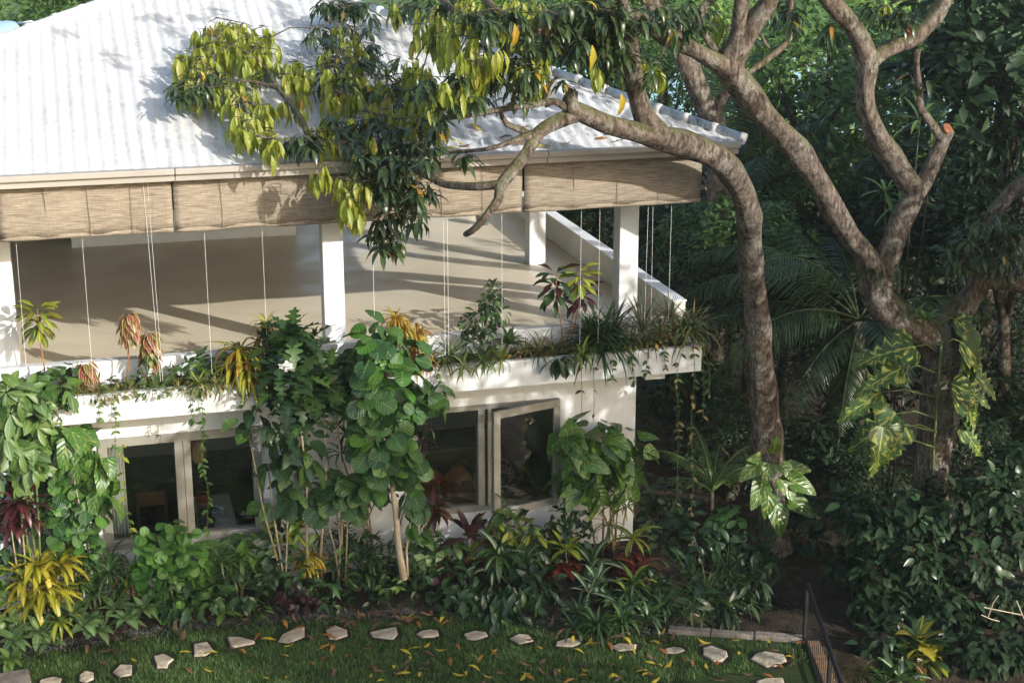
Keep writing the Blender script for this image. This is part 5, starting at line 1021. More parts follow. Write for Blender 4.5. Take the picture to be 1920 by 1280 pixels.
bush('climbing_vine', 'variegated philodendron climbing the white corner wall beside the open window', [(1075, 815, -.4, 30, 26, 14), (1130, 810, -.4, 34, 24, 14), (1175, 835, -.4, 28, 26, 12), (1090, 860, -.45, 36, 30, 19), (1140, 860, -.42, 34, 30, 17), (1075, 905, -.4, 30, 24, 14), (1120, 910, -.42, 30, 24, 14), (1160, 900, -.4, 24, 26, 11), (1180, 870, -.38, 20, 20, 8)], 'heart', 'pothos', 52, 'vine', out=.3, up=.3, face=Vector((0, -1, .15)), droop=.5)
ros('reed_plant', 'thin weeping reed plant against the lit corner wall', [(1160, 925, -.4, 26, 40), (1145, 950, -.45, 20, 38), (1175, 950, -.45, 20, 36), (1140, 985, -.5, 24, 50)], 'hang', ['green_light', 'straw', 'green_mid'], 'plant', e0=-.6)
G6 = 'strap leaved clumps edging the shaded bed'
for x, y, Y, n, s, lb in [(1085, 1150, -1.1, 26, 50, 'strap leaved clump beside the dark hanging mound'), (1120, 1175, -1.25, 44, 56, 'wide strap leaved clump spilling over the stepping stones'), (1165, 1168, -1.25, 44, 54, 'strap leaved clump below the dumb cane'), (1075, 1175, -1.25, 20, 44, 'small strap leaved clump behind the stone before the mound'), (1215, 1160, -1.2, 36, 50, 'strap leaved clump at the lawn corner by the stone kerb'), (1240, 1135, -1.1, 24, 44, 'strap leaved clump behind the stone kerb end')]:
    ros('lily_turf', lb, [(x, y, Y, n, s)], 'strap', ['green_mid', 'green_dark'], group=G6, e0=-.2, e1=1.4, stem=None, sep=60)
G7 = 'umbrella sedges in the shade past the corner'
for x, y, Y, s, lb in [(1285, 1075, -.9, 50, 'umbrella sedge beside the dark red croton'), (1325, 1100, -.9, 52, 'umbrella sedge in the middle of its row'), (1362, 1068, -.7, 56, 'tallest umbrella sedge catching the light'), (1392, 1110, -.9, 46, 'umbrella sedge at the path end of its row'), (1300, 1140, -1.1, 46, 'low umbrella sedge over the stone kerb'), (1250, 1100, -.9, 40, 'small umbrella sedge by the bed corner'), (1445, 1060, -.2, 40, 'dark umbrella sedge at the foot of the bent trunk')]:
    ros('umbrella_sedge', lb, [(x, y, Y, 30, s), (x + 16, y + 22, Y - .1, 22, s), (x - 18, y + 16, Y - .1, 22, s)], 'blade', ['green_mid', 'green_dark', 'green_light'], group=G7, ground=None, e0=-.4, sep=60)
bush('shrub', 'small bright leaved shrub lit in the shade by the small palm', [(1368, 965, .2, 20, 18, 26), (1350, 985, .2, 20, 18, 22)], 'round', 'round_bright', 20, ground=None)
bush('shrub', 'dark leafy shrub under the small bright leaved one', [(1350, 1010, 0, 40, 34, 70), (1390, 1000, .1, 34, 30, 50), (1300, 1020, 0, 34, 34, 50), (1260, 1050, -.3, 30, 30, 40)], 'ovate', 'green_dark', 26, ground=None, sep=160)
bush('shrub', 'small light leaved plant low behind the stone kerb', [(1325, 1120, -1.05, 14, 12, 14), (1338, 1150, -1.15, 14, 10, 12)], 'round', 'round_bright', 18, ground=None)
bush('shrub', 'dark ground shrub behind the stone kerb', [(1340, 1150, -1.0, 50, 20, 60), (1420, 1130, -.8, 40, 24, 50), (1260, 1140, -1, 30, 20, 36)], 'ovate', 'jungle_dark', 24, ground=None, sep=120)
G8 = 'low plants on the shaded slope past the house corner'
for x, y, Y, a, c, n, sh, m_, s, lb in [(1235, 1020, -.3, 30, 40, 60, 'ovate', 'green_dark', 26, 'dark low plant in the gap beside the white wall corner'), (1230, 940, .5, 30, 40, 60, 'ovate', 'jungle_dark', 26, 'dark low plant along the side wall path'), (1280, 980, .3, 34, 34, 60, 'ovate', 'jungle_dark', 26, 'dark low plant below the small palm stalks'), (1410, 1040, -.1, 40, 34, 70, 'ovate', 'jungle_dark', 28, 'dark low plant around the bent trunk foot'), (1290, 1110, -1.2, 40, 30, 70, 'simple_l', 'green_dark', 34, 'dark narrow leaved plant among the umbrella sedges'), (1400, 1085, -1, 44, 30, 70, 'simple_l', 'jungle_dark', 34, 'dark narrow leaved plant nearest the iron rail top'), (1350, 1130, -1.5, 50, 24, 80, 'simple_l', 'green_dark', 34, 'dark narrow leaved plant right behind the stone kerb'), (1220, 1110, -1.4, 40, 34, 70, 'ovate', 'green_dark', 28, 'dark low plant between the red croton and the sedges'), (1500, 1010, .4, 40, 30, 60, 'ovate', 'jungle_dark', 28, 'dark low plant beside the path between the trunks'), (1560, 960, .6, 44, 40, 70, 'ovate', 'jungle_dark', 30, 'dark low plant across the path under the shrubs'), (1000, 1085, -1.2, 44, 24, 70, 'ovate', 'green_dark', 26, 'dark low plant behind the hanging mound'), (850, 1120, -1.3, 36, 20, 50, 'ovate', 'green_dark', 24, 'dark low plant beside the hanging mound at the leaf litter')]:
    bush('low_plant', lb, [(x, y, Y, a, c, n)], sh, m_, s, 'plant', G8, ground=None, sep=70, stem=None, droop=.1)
# ---- climbers on the mango trunks and the big bush in the corner
p = Plant('climbing_vine', P(1452, 960, .05), 'variegated golden philodendron climbing the bent mango trunk', 'vine')
p.stem([P(1455, 1000, .1), P(1450, 930, .02), P(1440, 870, 0)], .012, 'greenstem')
for i, (x, y, s, dx, dz) in enumerate([(1432, 878, 46, -.3, -.6), (1465, 880, 44, .5, -.6), (1405, 912, 60, -.5, -.6), (1455, 905, 58, .5, -.8), (1425, 930, 56, -.2, -.9), (1395, 880, 52, -.9, -.3), (1500, 910, 60, .9, -.4), (1500, 945, 62, .8, -.5), (1450, 955, 66, .1, -1), (1475, 890, 50, .8, .1), (1435, 860, 44, 0, .8), (1410, 870, 40, -.8, .3), (1470, 960, 40, .3, -.9), (1520, 955, 40, .8, -.4)]):
    c = P(1445 + (x - 1445) * .3, y - 15, -.12); p.leaf('heart', 'pothos_gold', c + Vector((dx * .12, -.1, 0)), (dx, -.5, dz), (dx * .2, -1, .6), S(s, c), S(s, c) * .95)
p.done()
p = Plant('climbing_vine', P(1750, 900, -.9), 'giant variegated climber with torn yellow streaked leaves on the stout mango trunk', 'vine')
p.stem([P(1745, 940, -.85), P(1752, 820, -.92), P(1762, 680, -.95), P(1765, 640, -.98)], .02, 'greenstem')
for bx_, by_, tx, ty, s, Y in [(1715, 650, 1640, 660, 130, -1.2), (1690, 690, 1610, 730, 110, -1.2), (1650, 735, 1570, 790, 100, -1.1), (1680, 775, 1610, 830, 120, -1.15), (1655, 800, 1650, 860, 100, -1.4), (1695, 800, 1675, 850, 90, -1.3), (1800, 640, 1880, 700, 140, -1.1), (1790, 600, 1850, 640, 110, -.9), (1800, 660, 1900, 740, 130, -1.0), (1790, 740, 1860, 800, 120, -1.1), (1800, 760, 1890, 830, 130, -1.0), (1785, 720, 1850, 745, 100, -1.2), (1680, 830, 1620, 880, 80, -1.2), (1810, 690, 1870, 730, 100, -.9), (1800, 800, 1850, 850, 90, -1.1)]:
    a, b_ = P(bx_, by_, Y), P(tx, ty, Y - .15); k = P(1757, by_ + 10, -.9); p.stem([k, k.lerp(a, .6) + Vector((0, -.05, .08)), a], [.012, .01, .007], 'greenstem')
    p.leaf('giant', 'giant_leaf', a, (b_ - a), (.1, -.9, .8), S(s, a))
p.done()
ros('fern', 'small bright fern sitting in the mossy fork of the stout mango', [(1738, 600, -.95, 12, 40), (1720, 590, -.95, 6, 30)], 'strap_wide', 'green_light', ground=P(1738, 604, -.95).z, e0=.1, stem=None)
ros('sapling', 'pale green feathery sprays behind the red sawn stump', [(1725, 225, -.2, 10, 70), (1755, 235, -.2, 8, 70), (1690, 380, .4, 10, 66), (1660, 360, .4, 8, 60)], 'narrow', ['green_light', 'green_mid'], ground=None, e0=-.5, stem='darkbark')
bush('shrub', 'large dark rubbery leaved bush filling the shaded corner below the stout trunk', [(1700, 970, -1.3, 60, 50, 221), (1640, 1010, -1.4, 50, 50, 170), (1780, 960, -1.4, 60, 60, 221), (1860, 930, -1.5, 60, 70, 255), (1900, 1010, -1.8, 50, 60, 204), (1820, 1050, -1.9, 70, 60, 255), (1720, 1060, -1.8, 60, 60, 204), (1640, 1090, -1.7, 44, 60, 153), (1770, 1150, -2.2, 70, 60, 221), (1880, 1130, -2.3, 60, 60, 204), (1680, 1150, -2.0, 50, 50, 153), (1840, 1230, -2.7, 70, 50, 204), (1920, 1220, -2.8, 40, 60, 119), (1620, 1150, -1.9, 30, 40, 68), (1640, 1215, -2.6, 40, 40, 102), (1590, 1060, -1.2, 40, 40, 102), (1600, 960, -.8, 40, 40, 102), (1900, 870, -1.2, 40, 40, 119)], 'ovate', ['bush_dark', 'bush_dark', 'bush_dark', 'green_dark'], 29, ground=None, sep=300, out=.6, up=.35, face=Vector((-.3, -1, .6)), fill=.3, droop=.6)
ros('croton', 'dark yellow spotted croton low in the corner bush', [(1722, 1205, -2.9, 24, 60), (1735, 1240, -3.0, 26, 60), (1700, 1235, -3.0, 18, 56)], 'oblong', ['croton_mixed', 'croton_yellow', 'green_dark'], 'shrub', ground=None, e0=-.7)
ros('grass_clump', 'thin bladed grass clump at the bottom beside the iron rail', [(1612, 1265, -3.1, 60, 56)], 'blade', ['green_mid', 'spider'], ground=None, e0=.1, sep=60, stem=None)
ros('low_plant', 'striped broad leaves at the bottom below the spotted croton', [(1690, 1275, -3.2, 12, 60), (1660, 1280, -3.2, 8, 50)], 'oblong', ['striped', 'green_mid'], ground=None, e0=0, stem=None)
# ---- trailing vines
vine('trailing_vine', 'thin trailing vine hanging over the planter front by the pink crotons', [[(215, 740, -.66), (216, 790, -.68), (217, 838, -.68)], [(190, 752, -.65), (185, 790, -.66)], [(120, 750, -.66), (112, 800, -.67), (118, 830, -.67)]], 'simple', 'green_light', 13, every=11)
vine('trailing_vine', 'yellowish vine hanging in front of the first window pane', [[(228, 835, -.62), (232, 900, -.5), (238, 960, -.45), (252, 1012, -.4)]], 'simple', ['green_light', 'croton_lime'], 16, every=22)
vine('trailing_vine', 'leafy vine dangling before the window from the planter edge', [[(375, 735, -.66), (382, 800, -.68), (378, 860, -.66), (390, 920, -.6), (388, 1000, -.5)], [(360, 735, -.65), (364, 790, -.66)]], 'simple', ['green_light', 'green_mid'], 14, every=12)
vine('trailing_vine', 'two bare threads of vine hanging down to the corner wall climber', [[(1090, 690, -.66), (1091, 740, -.64), (1090, 790, -.55)], [(1113, 690, -.66), (1114, 760, -.62), (1112, 790, -.5)]], 'simple', 'green_dark', 14, every=46)
vine('trailing_vine', 'dark trailing roots and leaves hanging off the planter corner', [[(1300, 640, -.62), (1302, 700, -.62), (1296, 800, -.6), (1300, 900, -.55), (1296, 960, -.5)], [(1285, 640, -.66), (1270, 700, -.66), (1272, 800, -.6), (1268, 960, -.5)], [(1315, 640, -.55), (1320, 720, -.5), (1318, 780, -.5)], [(1310, 640, -.6), (1328, 680, -.6), (1330, 740, -.6)]], 'simple', ['green_dark', 'green_mid', 'straw'], 14, every=16)
vine('trailing_vine', 'short sprigs spilling over the planter near its corner', [[(1150, 675, -.66), (1148, 710, -.67)], [(1185, 668, -.66), (1188, 720, -.68)], [(1215, 662, -.66), (1210, 700, -.67)], [(1245, 660, -.66), (1248, 690, -.67)]], 'simple', ['green_mid', 'green_dark'], 13, every=11)
vine('trailing_vine', 'sprigs over the planter front under the weeping croton', [[(455, 735, -.66), (458, 760, -.67)], [(475, 735, -.66), (480, 765, -.67)], [(820, 700, -.66), (832, 740, -.66), (820, 760, -.64)]], 'simple', ['green_light', 'green_mid'], 16, every=10)
# ================================================================== lawn details
SP = [(95, 1279, 46, 22), (163, 1269, 32, 24), (232, 1258, 36, 28), (308, 1240, 36, 30), (381, 1218, 38, 28), (453, 1203, 48, 24), (547, 1192, 56, 30), (631, 1187, 38, 32), (722, 1190, 52, 26), (803, 1189, 40, 20), (892, 1193, 44, 20), (979, 1199, 42, 24), (1067, 1206, 50, 18), (1173, 1214, 52, 18), (1263, 1220, 40, 16), (1341, 1228, 48, 32), (1442, 1236, 62, 32), (1448, 1282, 62, 24)]
SHAPE = ['half cut off stone', 'squarish stone', 'tilted squarish stone', 'stone with a torn notch', 'rounded trapezoid stone', 'pointed triangular stone', 'long slanting stone', 'upright block shaped stone', 'wide pointed stone', 'small rounded stone', 'rectangular speckled stone', 'five sided stone', 'low wide stone', 'low oval stone', 'small low stone', 'broad reddish stone', 'large flat stone', 'stone at the picture bottom']
ORD = ['second', 'third', 'fourth', 'fifth', 'sixth', 'seventh', 'eighth', 'ninth', 'tenth', 'ninth', 'eighth', 'seventh', 'sixth', 'fifth', 'fourth', 'third', 'second', 'nearest']
stone_spots = []
rg = random.Random(77)
PTS = {5: [(-.5, -.5), (-.1, -.42), (.5, .2), (.45, .35), (-.45, .5)], 6: [(-.5, .3), (-.3, -.1), (.35, -.5), (.5, -.45), (.4, .2), (-.2, .5)], 8: [(-.5, -.3), (.5, -.5), (.45, .1), (.2, .5), (-.45, .1)], 3: [(-.5, -.4), (0, -.5), (.5, -.05), (.2, .2), (.1, .5), (-.4, .4)], 4: [(-.4, -.45), (.25, -.5), (.5, .2), (.0, .5), (-.5, .45)]}
for i, (x, y, w, h) in enumerate(SP):
    c = PZ(x, y, LZ); sx = w / ppm(c); sy = (h - 5) / ppm(c) / .42; n = rg.randint(5, 7)
    pts = PTS.get(i) or [(.5 * math.cos(a) * (1.1 if rg.random() < .5 else .92), .5 * math.sin(a) * (1.1 if rg.random() < .5 else .92)) for a in sorted((k + rg.uniform(-.25, .25)) * 6.283 / n + .4 for k in range(n))]
    if i in PTS: pts = [(p[0], -p[1]) for p in pts][::-1]
    vs = [(p[0] * sx, p[1] * sy) for p in pts]; n = len(vs); stone_spots.append((c.x, c.y, sx * .58, sy * .58))
    V_ = [(a * .99, b_ * .99, -.08) for a, b_ in vs] + [(a, b_, .012) for a, b_ in vs] + [(a * .9, b_ * .9, .024 + rg.uniform(-.004, .004)) for a, b_ in vs] + [(0, 0, .025)]
    F_ = [(j, (j + 1) % n, n + (j + 1) % n, n + j) for j in range(n)] + [(n + j, n + (j + 1) % n, 2 * n + (j + 1) % n, 2 * n + j) for j in range(n)] + [(2 * n + j, 2 * n + (j + 1) % n, 3 * n) for j in range(n)]
    o = MB().add(V_, F_).build('stepping_stone', MAT['stone'] if i not in (15, 16, 17) else MAT['oldstone2'] if 'oldstone2' in MAT else MAT['stone']); o.location = (c.x, c.y, LZ)
    end = 'counting from the concrete slab' if i < 9 else 'counting from the iron rail'
    tag(o, f'{SHAPE[i]} in the lawn, {ORD[i]} {end}', 'stepping stone', 'stepping stones set in the lawn')
    ring = [(c.x + a * 1.22 + rg.uniform(-.02, .02), c.y + b_ * 1.3 + rg.uniform(-.02, .02), LZ + .005) for a, b_ in vs]
    MB().add(ring, [tuple(range(n))]).build('soil', MAT['soil'])['kind'] = 'structure'
c = PZ(28, 1274, LZ); o = MB().box((-.42, -.25, -.05), (.16, .12, .06)).build('concrete_slab', MAT['oldstone'], bevel=.01); o.location = (c.x, c.y, LZ); o.rotation_euler.z = .12
tag(o, 'pale concrete slab cut off by the bottom corner beside the stepping stones', 'slab')
# grass: short blades, thinner on the worn strip along the bed and none on the stones
bl1 = (np.array([(-.06, 0, 0), (.06, 0, 0), (.03, .6, 0.02), (-.03, .6, .02), (.004, 1, .1), (-.004, 1, .1)], 'f'), np.array([(0, 1, 2, 3), (3, 2, 4, 5)], 'i'), np.array([(0, 0), (1, 0), (.8, .6), (.2, .6), (.55, 1), (.45, 1)], 'f'))
TPL['turf'] = [bl1, bl1, bl1]
rg = random.Random(9); turf = []
while len(turf) < 85000:
    x = rg.uniform(-2.4, 8.9); y = rg.uniform(-3.75, -.4)
    ye = edge_y(x) if x < edge[-1].x else edge[-1].y + (KR.y - edge[-1].y) * (x - edge[-1].x) / (KR.x - edge[-1].x)
    if y > ye - .02 or x > right_x(y) - .05: continue
    worn = (ye - y) / .38
    if worn < 1 and rg.random() > .1 + .55 * worn * worn: continue
    if math.sin(x * 3.1 + y * 2) * math.sin(y * 5.3 - x * 1.7) > .55 and rg.random() < .45: continue
    if any(((x - a) / (k + .03)) ** 2 + ((y - b_) / (l + .04)) ** 2 < 1 for a, b_, k, l in stone_spots): continue
    a = rg.uniform(0, 6.28); t = rg.uniform(.25, 1.1); h = rg.uniform(.03, .065)
    turf.append(('turf', 0, LM((x, y, LZ), (math.cos(a) * t, math.sin(a) * t, 1), (-math.cos(a), -math.sin(a), .3), h, .05)))
o = joined('grass', turf, 'grassblade'); tag(o, 'short mown grass of the lawn around the stepping stones', 'grass')
# gravel strip
rg = random.Random(12); mb = MB()
for _ in range(5200):
    x = rg.uniform(-2.0, 3.6) if rg.random() < .85 else rg.uniform(3.6, 7); ye = edge_y(x); y = ye + rg.gauss(-.02, .09); s = rg.uniform(.008, .02)
    p = Vector((x, y, LZ + .012 + max(0, y - ye) * .1)); q = [p + Vector((rg.uniform(.6, 1.2) * s * a, rg.uniform(.6, 1.2) * s * b_, rg.uniform(.4, .9) * s * c_)) for a, b_, c_ in ((1, 0, 0), (0, 1, 0), (-1, 0, 0), (0, -1, 0), (0, 0, 1))]
    mb.add(q, [(0, 1, 4), (1, 2, 4), (2, 3, 4), (3, 0, 4)])
o = mb.build('gravel', MAT['gravel'], kind='stuff'); tag(o, 'dark gravel strip between the planted bed and the lawn', 'gravel')
# kerb, timber edging, steps and rail at the lawn corner
a, b_ = PZ(1252, 1186, LZ), KR; d = (b_ - a); L_ = d.length; u = d.normalized(); w = Vector((-u.y, u.x, 0)); rg = random.Random(4)
kr = empty('stone_kerb', a, 'pale stone kerb closing the lawn behind the strap leaved clumps', 'kerb')
for i, (t0, t1) in enumerate(((0, .31), (.315, .62), (.625, 1))):
    p = a + u * (L_ * t0 + .004); q = a + u * (L_ * t1 - .004); z0, z1 = LZ - .3, LZ + .055 + rg.uniform(-.01, .01)
    vs = [p, q, q + w * .12, p + w * .12]; vs = [Vector((v.x + rg.uniform(-.008, .008), v.y + rg.uniform(-.008, .008), 0)) for v in vs]
    MB().add([Vector((v.x, v.y, z0)) - a for v in vs] + [Vector((v.x, v.y, z1 + rg.uniform(-.006, .006))) - a for v in vs], [(3, 2, 1, 0), (4, 5, 6, 7), (0, 1, 5, 4), (1, 2, 6, 5), (2, 3, 7, 6), (3, 0, 4, 7)]).build('kerb_stone', MAT['oldstone'], kr, bevel=.012)
st = empty('garden_steps', a + w * .4 + u * .8, 'dark worn stone slabs going down behind the stone kerb', 'steps')
for k in range(6):
    p = a + u * (.5 + (k % 3) * .42) + w * (.2 + .36 * (k // 3)); mb = MB(); vs = [p, p + u * .38, p + u * .38 + w * .32, p + w * .32]; g_ = min(gh(v.x, v.y) for v in vs); z0, z1 = g_ - .4, g_ + .05
    mb.add([Vector((v.x, v.y, z0)) - st.location for v in vs] + [Vector((v.x + rg.uniform(-.02, .02), v.y + rg.uniform(-.02, .02), z1 + rg.uniform(-.008, .008))) - st.location for v in vs], [(3, 2, 1, 0), (4, 5, 6, 7), (0, 1, 5, 4), (1, 2, 6, 5), (2, 3, 7, 6), (3, 0, 4, 7)]).build('step', MAT['darkstone'], st, bevel=.015)
d = (TE - KR); u2 = d.normalized(); n2 = Vector((-u2.y, u2.x, 0)); te = TE + u2 * 1.2; n2 = n2 if n2.x > 0 else -n2
vs = [KR, te, te + n2 * .15, KR + n2 * .15]; o = MB().add([Vector((v.x, v.y, LZ - .35)) - KR for v in vs] + [Vector((v.x, v.y, LZ + .045)) - KR for v in vs], [(3, 2, 1, 0), (4, 5, 6, 7), (0, 1, 5, 4), (1, 2, 6, 5), (2, 3, 7, 6), (3, 0, 4, 7)]).build('timber_edging', MAT['rust'], bevel=.012); o.location = KR
tag(o, 'weathered orange brown timber edging beside the black rail', 'edging')
rt0 = P(1514, 1094, KR.y + .03); rt1 = PZ(1584, 1300, rt0.z); rt1 = rt1 + (rt1 - rt0).normalized() * .8; rl = empty('iron_rail', (rt0.x, rt0.y, LZ), 'black iron handrail with thin bars along the edge of the lawn', 'railing'); off = Vector(rl.location)
MB().tube([rt0 - off, rt1 - off], .028, 8).build('handrail', MAT['blackmetal'], rl, smooth=True)
zb = Vector((0, 0, rt0.z - LZ - .06)); MB().tube([rt0 - zb - off, rt1 - zb - off], .014, 6).build('bottom_rail', MAT['blackmetal'], rl, smooth=True)
for k in range(3):
    p = rt0.lerp(rt1, k / 2); MB().box((-.02, -.02, -.95), (.02, .02, 0)).build('post', MAT['blackmetal'], rl).location = p - off
for k in range(1, 28):
    if k != 14: p = rt0.lerp(rt1, k / 28); MB().tube([(0, 0, 0), -zb], .004, 5).build('bar', MAT['blackmetal'], rl).location = p - off
# ================================================================== fallen leaves
leafshape('fallen', 'lance', .3, 5, .25, .8, .15)
def fallen(x, y, z, mat, size, rg, name, label, group, tilt=None, nrm=None):
    o = bpy.data.objects.new(name, leafmesh('fallen', rg.randrange(3), mat)); COL.objects.link(o); a = rg.uniform(0, 6.28)
    flip = rg.choice((1, 1, -1)); n = Vector(nrm or (0, 0, 1)) * flip + Vector((rg.uniform(-.25, .25), rg.uniform(-.25, .25), 0))
    M = LM((0, 0, 0), Vector((math.cos(a), math.sin(a), .1 * flip)), n, size * rg.uniform(.7, 1.15)); M.translation = Vector((x, y, z)); o.matrix_world = M; o.matrix_basis = M
    tag(o, label, 'leaf', group)
rg = random.Random(31)
def scatter(n, x0, x1, y0, y1, mats):
    k = 0
    while k < n:
        x, y = rg.uniform(x0, x1), rg.uniform(y0, y1); p = PZ(x, y, LZ)
        if p.x > right_x(p.y) - .05: continue
        m_ = rg.choice(mats); col = {'fallen_yellow': 'yellow', 'fallen_orange': 'orange', 'fallen_brown': 'brown'}[m_]
        fallen(p.x, p.y, LZ + .045, m_, .17, rg, 'fallen_leaf', f'{col} fallen mango leaf lying on the grass', f'{col} fallen leaves on the lawn'); k += 1
Yl, Ol, Bn = 'fallen_yellow', 'fallen_orange', 'fallen_brown'
scatter(44, 620, 1240, 1205, 1285, [Yl, Yl, Bn, Ol]); scatter(26, 640, 1240, 1240, 1285, [Bn, Bn, Yl]); scatter(16, 430, 640, 1190, 1285, [Yl, Bn, Ol]); scatter(7, 170, 430, 1200, 1280, [Yl, Bn]); scatter(26, 1240, 1510, 1205, 1285, [Yl, Bn, Bn, Ol])
def heap(n, x0, x1, y0, y1, mats):
    for _ in range(n):
        x, y = rg.uniform(x0, x1), rg.uniform(y0, y1); p = PZ(x, y, LZ + .06); m_ = rg.choice(mats); col = {'fallen_yellow': 'yellow', 'fallen_orange': 'orange', 'fallen_brown': 'brown'}[m_]
        fallen(p.x, p.y, LZ + .075, m_, .19, rg, 'fallen_leaf', f'{col} curled leaf lying on the soil of the bed edge', f'{col} leaves along the bed edge')
heap(34, 620, 850, 1146, 1172, [Bn, Bn, Ol, Bn, Yl]); heap(14, 1000, 1250, 1165, 1198, [Bn, Bn, Ol, Yl]); heap(10, 380, 620, 1150, 1180, [Bn, Bn, Ol]); heap(10, 130, 380, 1165, 1225, [Bn, Bn, Ol])
for _ in range(34):                                       # on the roof above the gutter
    x = rg.uniform(700, 1260); X = P(x, 270, -.9).x; s = abs(rg.gauss(0, .12)) if rg.random() < .75 else rg.uniform(.1, 1.2); Y = EY + s; m_ = rg.choice([Yl, Bn, Ol, Yl]); col = {'fallen_yellow': 'yellow', 'fallen_orange': 'orange', 'fallen_brown': 'brown'}[m_]
    if s < lim(X) - .2: fallen(X, Y, EZ + SL * s + .03, m_, .2, rg, 'fallen_leaf', f'{col} mango leaf caught on the corrugated roof', f'{col} leaves on the roof', nrm=(0, -.33, .94))
# ================================================================== things in and behind the house
o = empty('bucket', PZ(905, 421, 3.4), 'small grey bucket standing on the upper floor beside the bare limb end', 'bucket')
MB().lathe([(0, 0), (.1, 0), (.13, .22), (.14, .225), (.14, .24), (.12, .24), (.095, .02), (0, .02)]).build('pail', MAT['greyplastic'], o, smooth=True); MB().lathe([(.128, .17), (.142, .17), (.142, .19), (.128, .19)]).build('rim_band', MAT['greyplastic'], o)
c = PZ(80, 462, 3.4); o = empty('wooden_table', (c.x, c.y + .45, 3.4), 'dark wooden table at the back of the upper floor, half hidden by the blind', 'table')
MB().box((-.75, -.4, .7), (.75, .4, .75)).build('tabletop', MAT['darkwood'], o, bevel=.01)
for sx in (-1, 1):
    for sy in (-1, 1): MB().box((sx * .66 - .04, sy * .33 - .04, 0), (sx * .66 + .04, sy * .33 + .04, .7)).build('leg', MAT['darkwood'], o)
MB().box((-.62, -.35, .1), (.62, -.31, .16)).build('stretcher', MAT['darkwood'], o)
c = P(262, 733, -.45); o = empty('wire_coil', c, 'small coil of pale wire lying on the planter soil', 'wire'); mb = MB(); rg = random.Random(2)
for k in range(5):
    r_ = .05 + .012 * k; dx, dy = rg.uniform(-.015, .015), rg.uniform(-.015, .015); mb.tube([(math.cos(t * .2618) * r_ + dx, math.sin(t * .2618) * r_ * .8 + dy, .01 + .006 * k) for t in range(25)], .004, 4)
mb.build('loops', MAT['cord'], o)
# water tank behind the roof, with its pipe
c = P(6, 66, 11.5); o = empty('water_tank', (c.x, c.y, c.z - .6), 'pale blue water tank lying behind the far roof hip', 'tank'); ax = Vector((.88, .42, .05)).normalized(); c = Vector((.0, 0, .55))
MB().tube([c - ax * .75, c - ax * .72, c + ax * .12, c + ax * .24, c + ax * .31, c + ax * .33], [.25, .3, .3, .27, .17, .04], 20).build('tank_body', MAT['tank'], o, smooth=True)
MB().tube([c - ax * .78, c - ax * .73], [.33, .33], 20).build('rim', MAT['tank'], o, smooth=True)
MB().box((-.5, -.15, -6), (-.4, .0, .4)).build('stand', MAT['blackmetal'], o)
q = P(34, 44, 11.9); q2 = P(85, 50, 11.7); o = MB().tube([q, q.lerp(q2, .5) + Vector((0, 0, .06)), q2, q2 + Vector((.15, 0, -.12))], .02, 8).build('water_pipe', MAT['white'], smooth=True); tag(o, 'thin white pipe running from the water tank to the roof', 'pipe')
# kitchen seen through the first window
ZT = 1.0
qa, qb = PZ(365, 990, ZT), PZ(446, 872, ZT)
x0, x1, y0, y1 = 1.16, 1.66, .22, 1.75
o = empty('kitchen_counter', ((x0 + x1) / 2, (y0 + y1) / 2, .2), 'white kitchen counter running back from the window', 'counter'); off = Vector(o.location)
MB().box((x0, y0, ZT - .04), (x1, y1, ZT)).build('worktop', MAT['white'], o, bevel=.006).location = -off
MB().box((x0 + .03, y0 + .03, .2), (x1 - .03, y1 - .03, ZT - .042)).build('cabinet', MAT['white'], o).location = -off
o = empty('kettle', (1.27, .95, ZT), 'black kettle with a round handle on the white counter', 'kettle')
MB().lathe([(0, 0), (.085, 0), (.09, .05), (.07, .14), (.03, .165), (0, .17)]).build('body', MAT['blacksurf'], o, smooth=True); MB().tube([(math.cos(t) * .085, 0, .13 + math.sin(t) * .12) for t in [i * math.pi / 10 for i in range(11)]], .009, 6).build('handle', MAT['blackmetal'], o); MB().tube([(.07, 0, .08), (.13, 0, .15)], [.02, .012], 8).build('spout', MAT['blacksurf'], o)
o = empty('rice_cooker', (1.27, .62, ZT), 'squat black cooker on the counter in front of the kettle', 'cooker'); MB().lathe([(0, 0), (.1, 0), (.11, .1), (.1, .12), (.05, .145), (0, .15)]).build('body', MAT['blacksurf'], o, smooth=True); MB().lathe([(.112, .09), (.118, .095), (.112, .1)]).build('steel_band', MAT['tank'], o)
o = empty('dish_rack', (1.45, .98, ZT), 'wire dish rack with glasses on the white counter', 'rack')
for z in (.02, .1): MB().tube([(-.1, -.12, z), (.1, -.12, z), (.1, .12, z), (-.1, .12, z), (-.1, -.12, z)], .005, 5).build('wire_hoop', MAT['tank'], o)
for k in range(6): MB().tube([(-.1, -.1 + k * .04, .02), (.1, -.1 + k * .04, .02)], .003, 4).build('wire', MAT['tank'], o)
for k in range(4):
    g_ = empty('drinking_glass', (1.39 + (k % 2) * .1, .92 + (k // 2) * .1, ZT + .024), 'clear glass standing in the dish rack', 'glass', 'glasses in the dish rack'); MB().lathe([(.0, 0), (.028, 0), (.032, .1), (.029, .1), (.026, .006), (0, .006)], n=12).build('bowl', MAT['tank' if k % 2 else 'greyplastic'], g_, smooth=True)
o = empty('red_basket', (1.3, 1.4, ZT), 'red basket at the far end of the kitchen counter', 'basket'); MB().lathe([(0, 0), (.09, 0), (.12, .1), (.11, .1), (.08, .01), (0, .01)]).build('bowl', MAT['red'], o, smooth=True); MB().tube([(math.cos(t) * .11, 0, .1 + math.sin(t) * .1) for t in [i * math.pi / 8 for i in range(9)]], .008, 5).build('handle', MAT['red'], o)
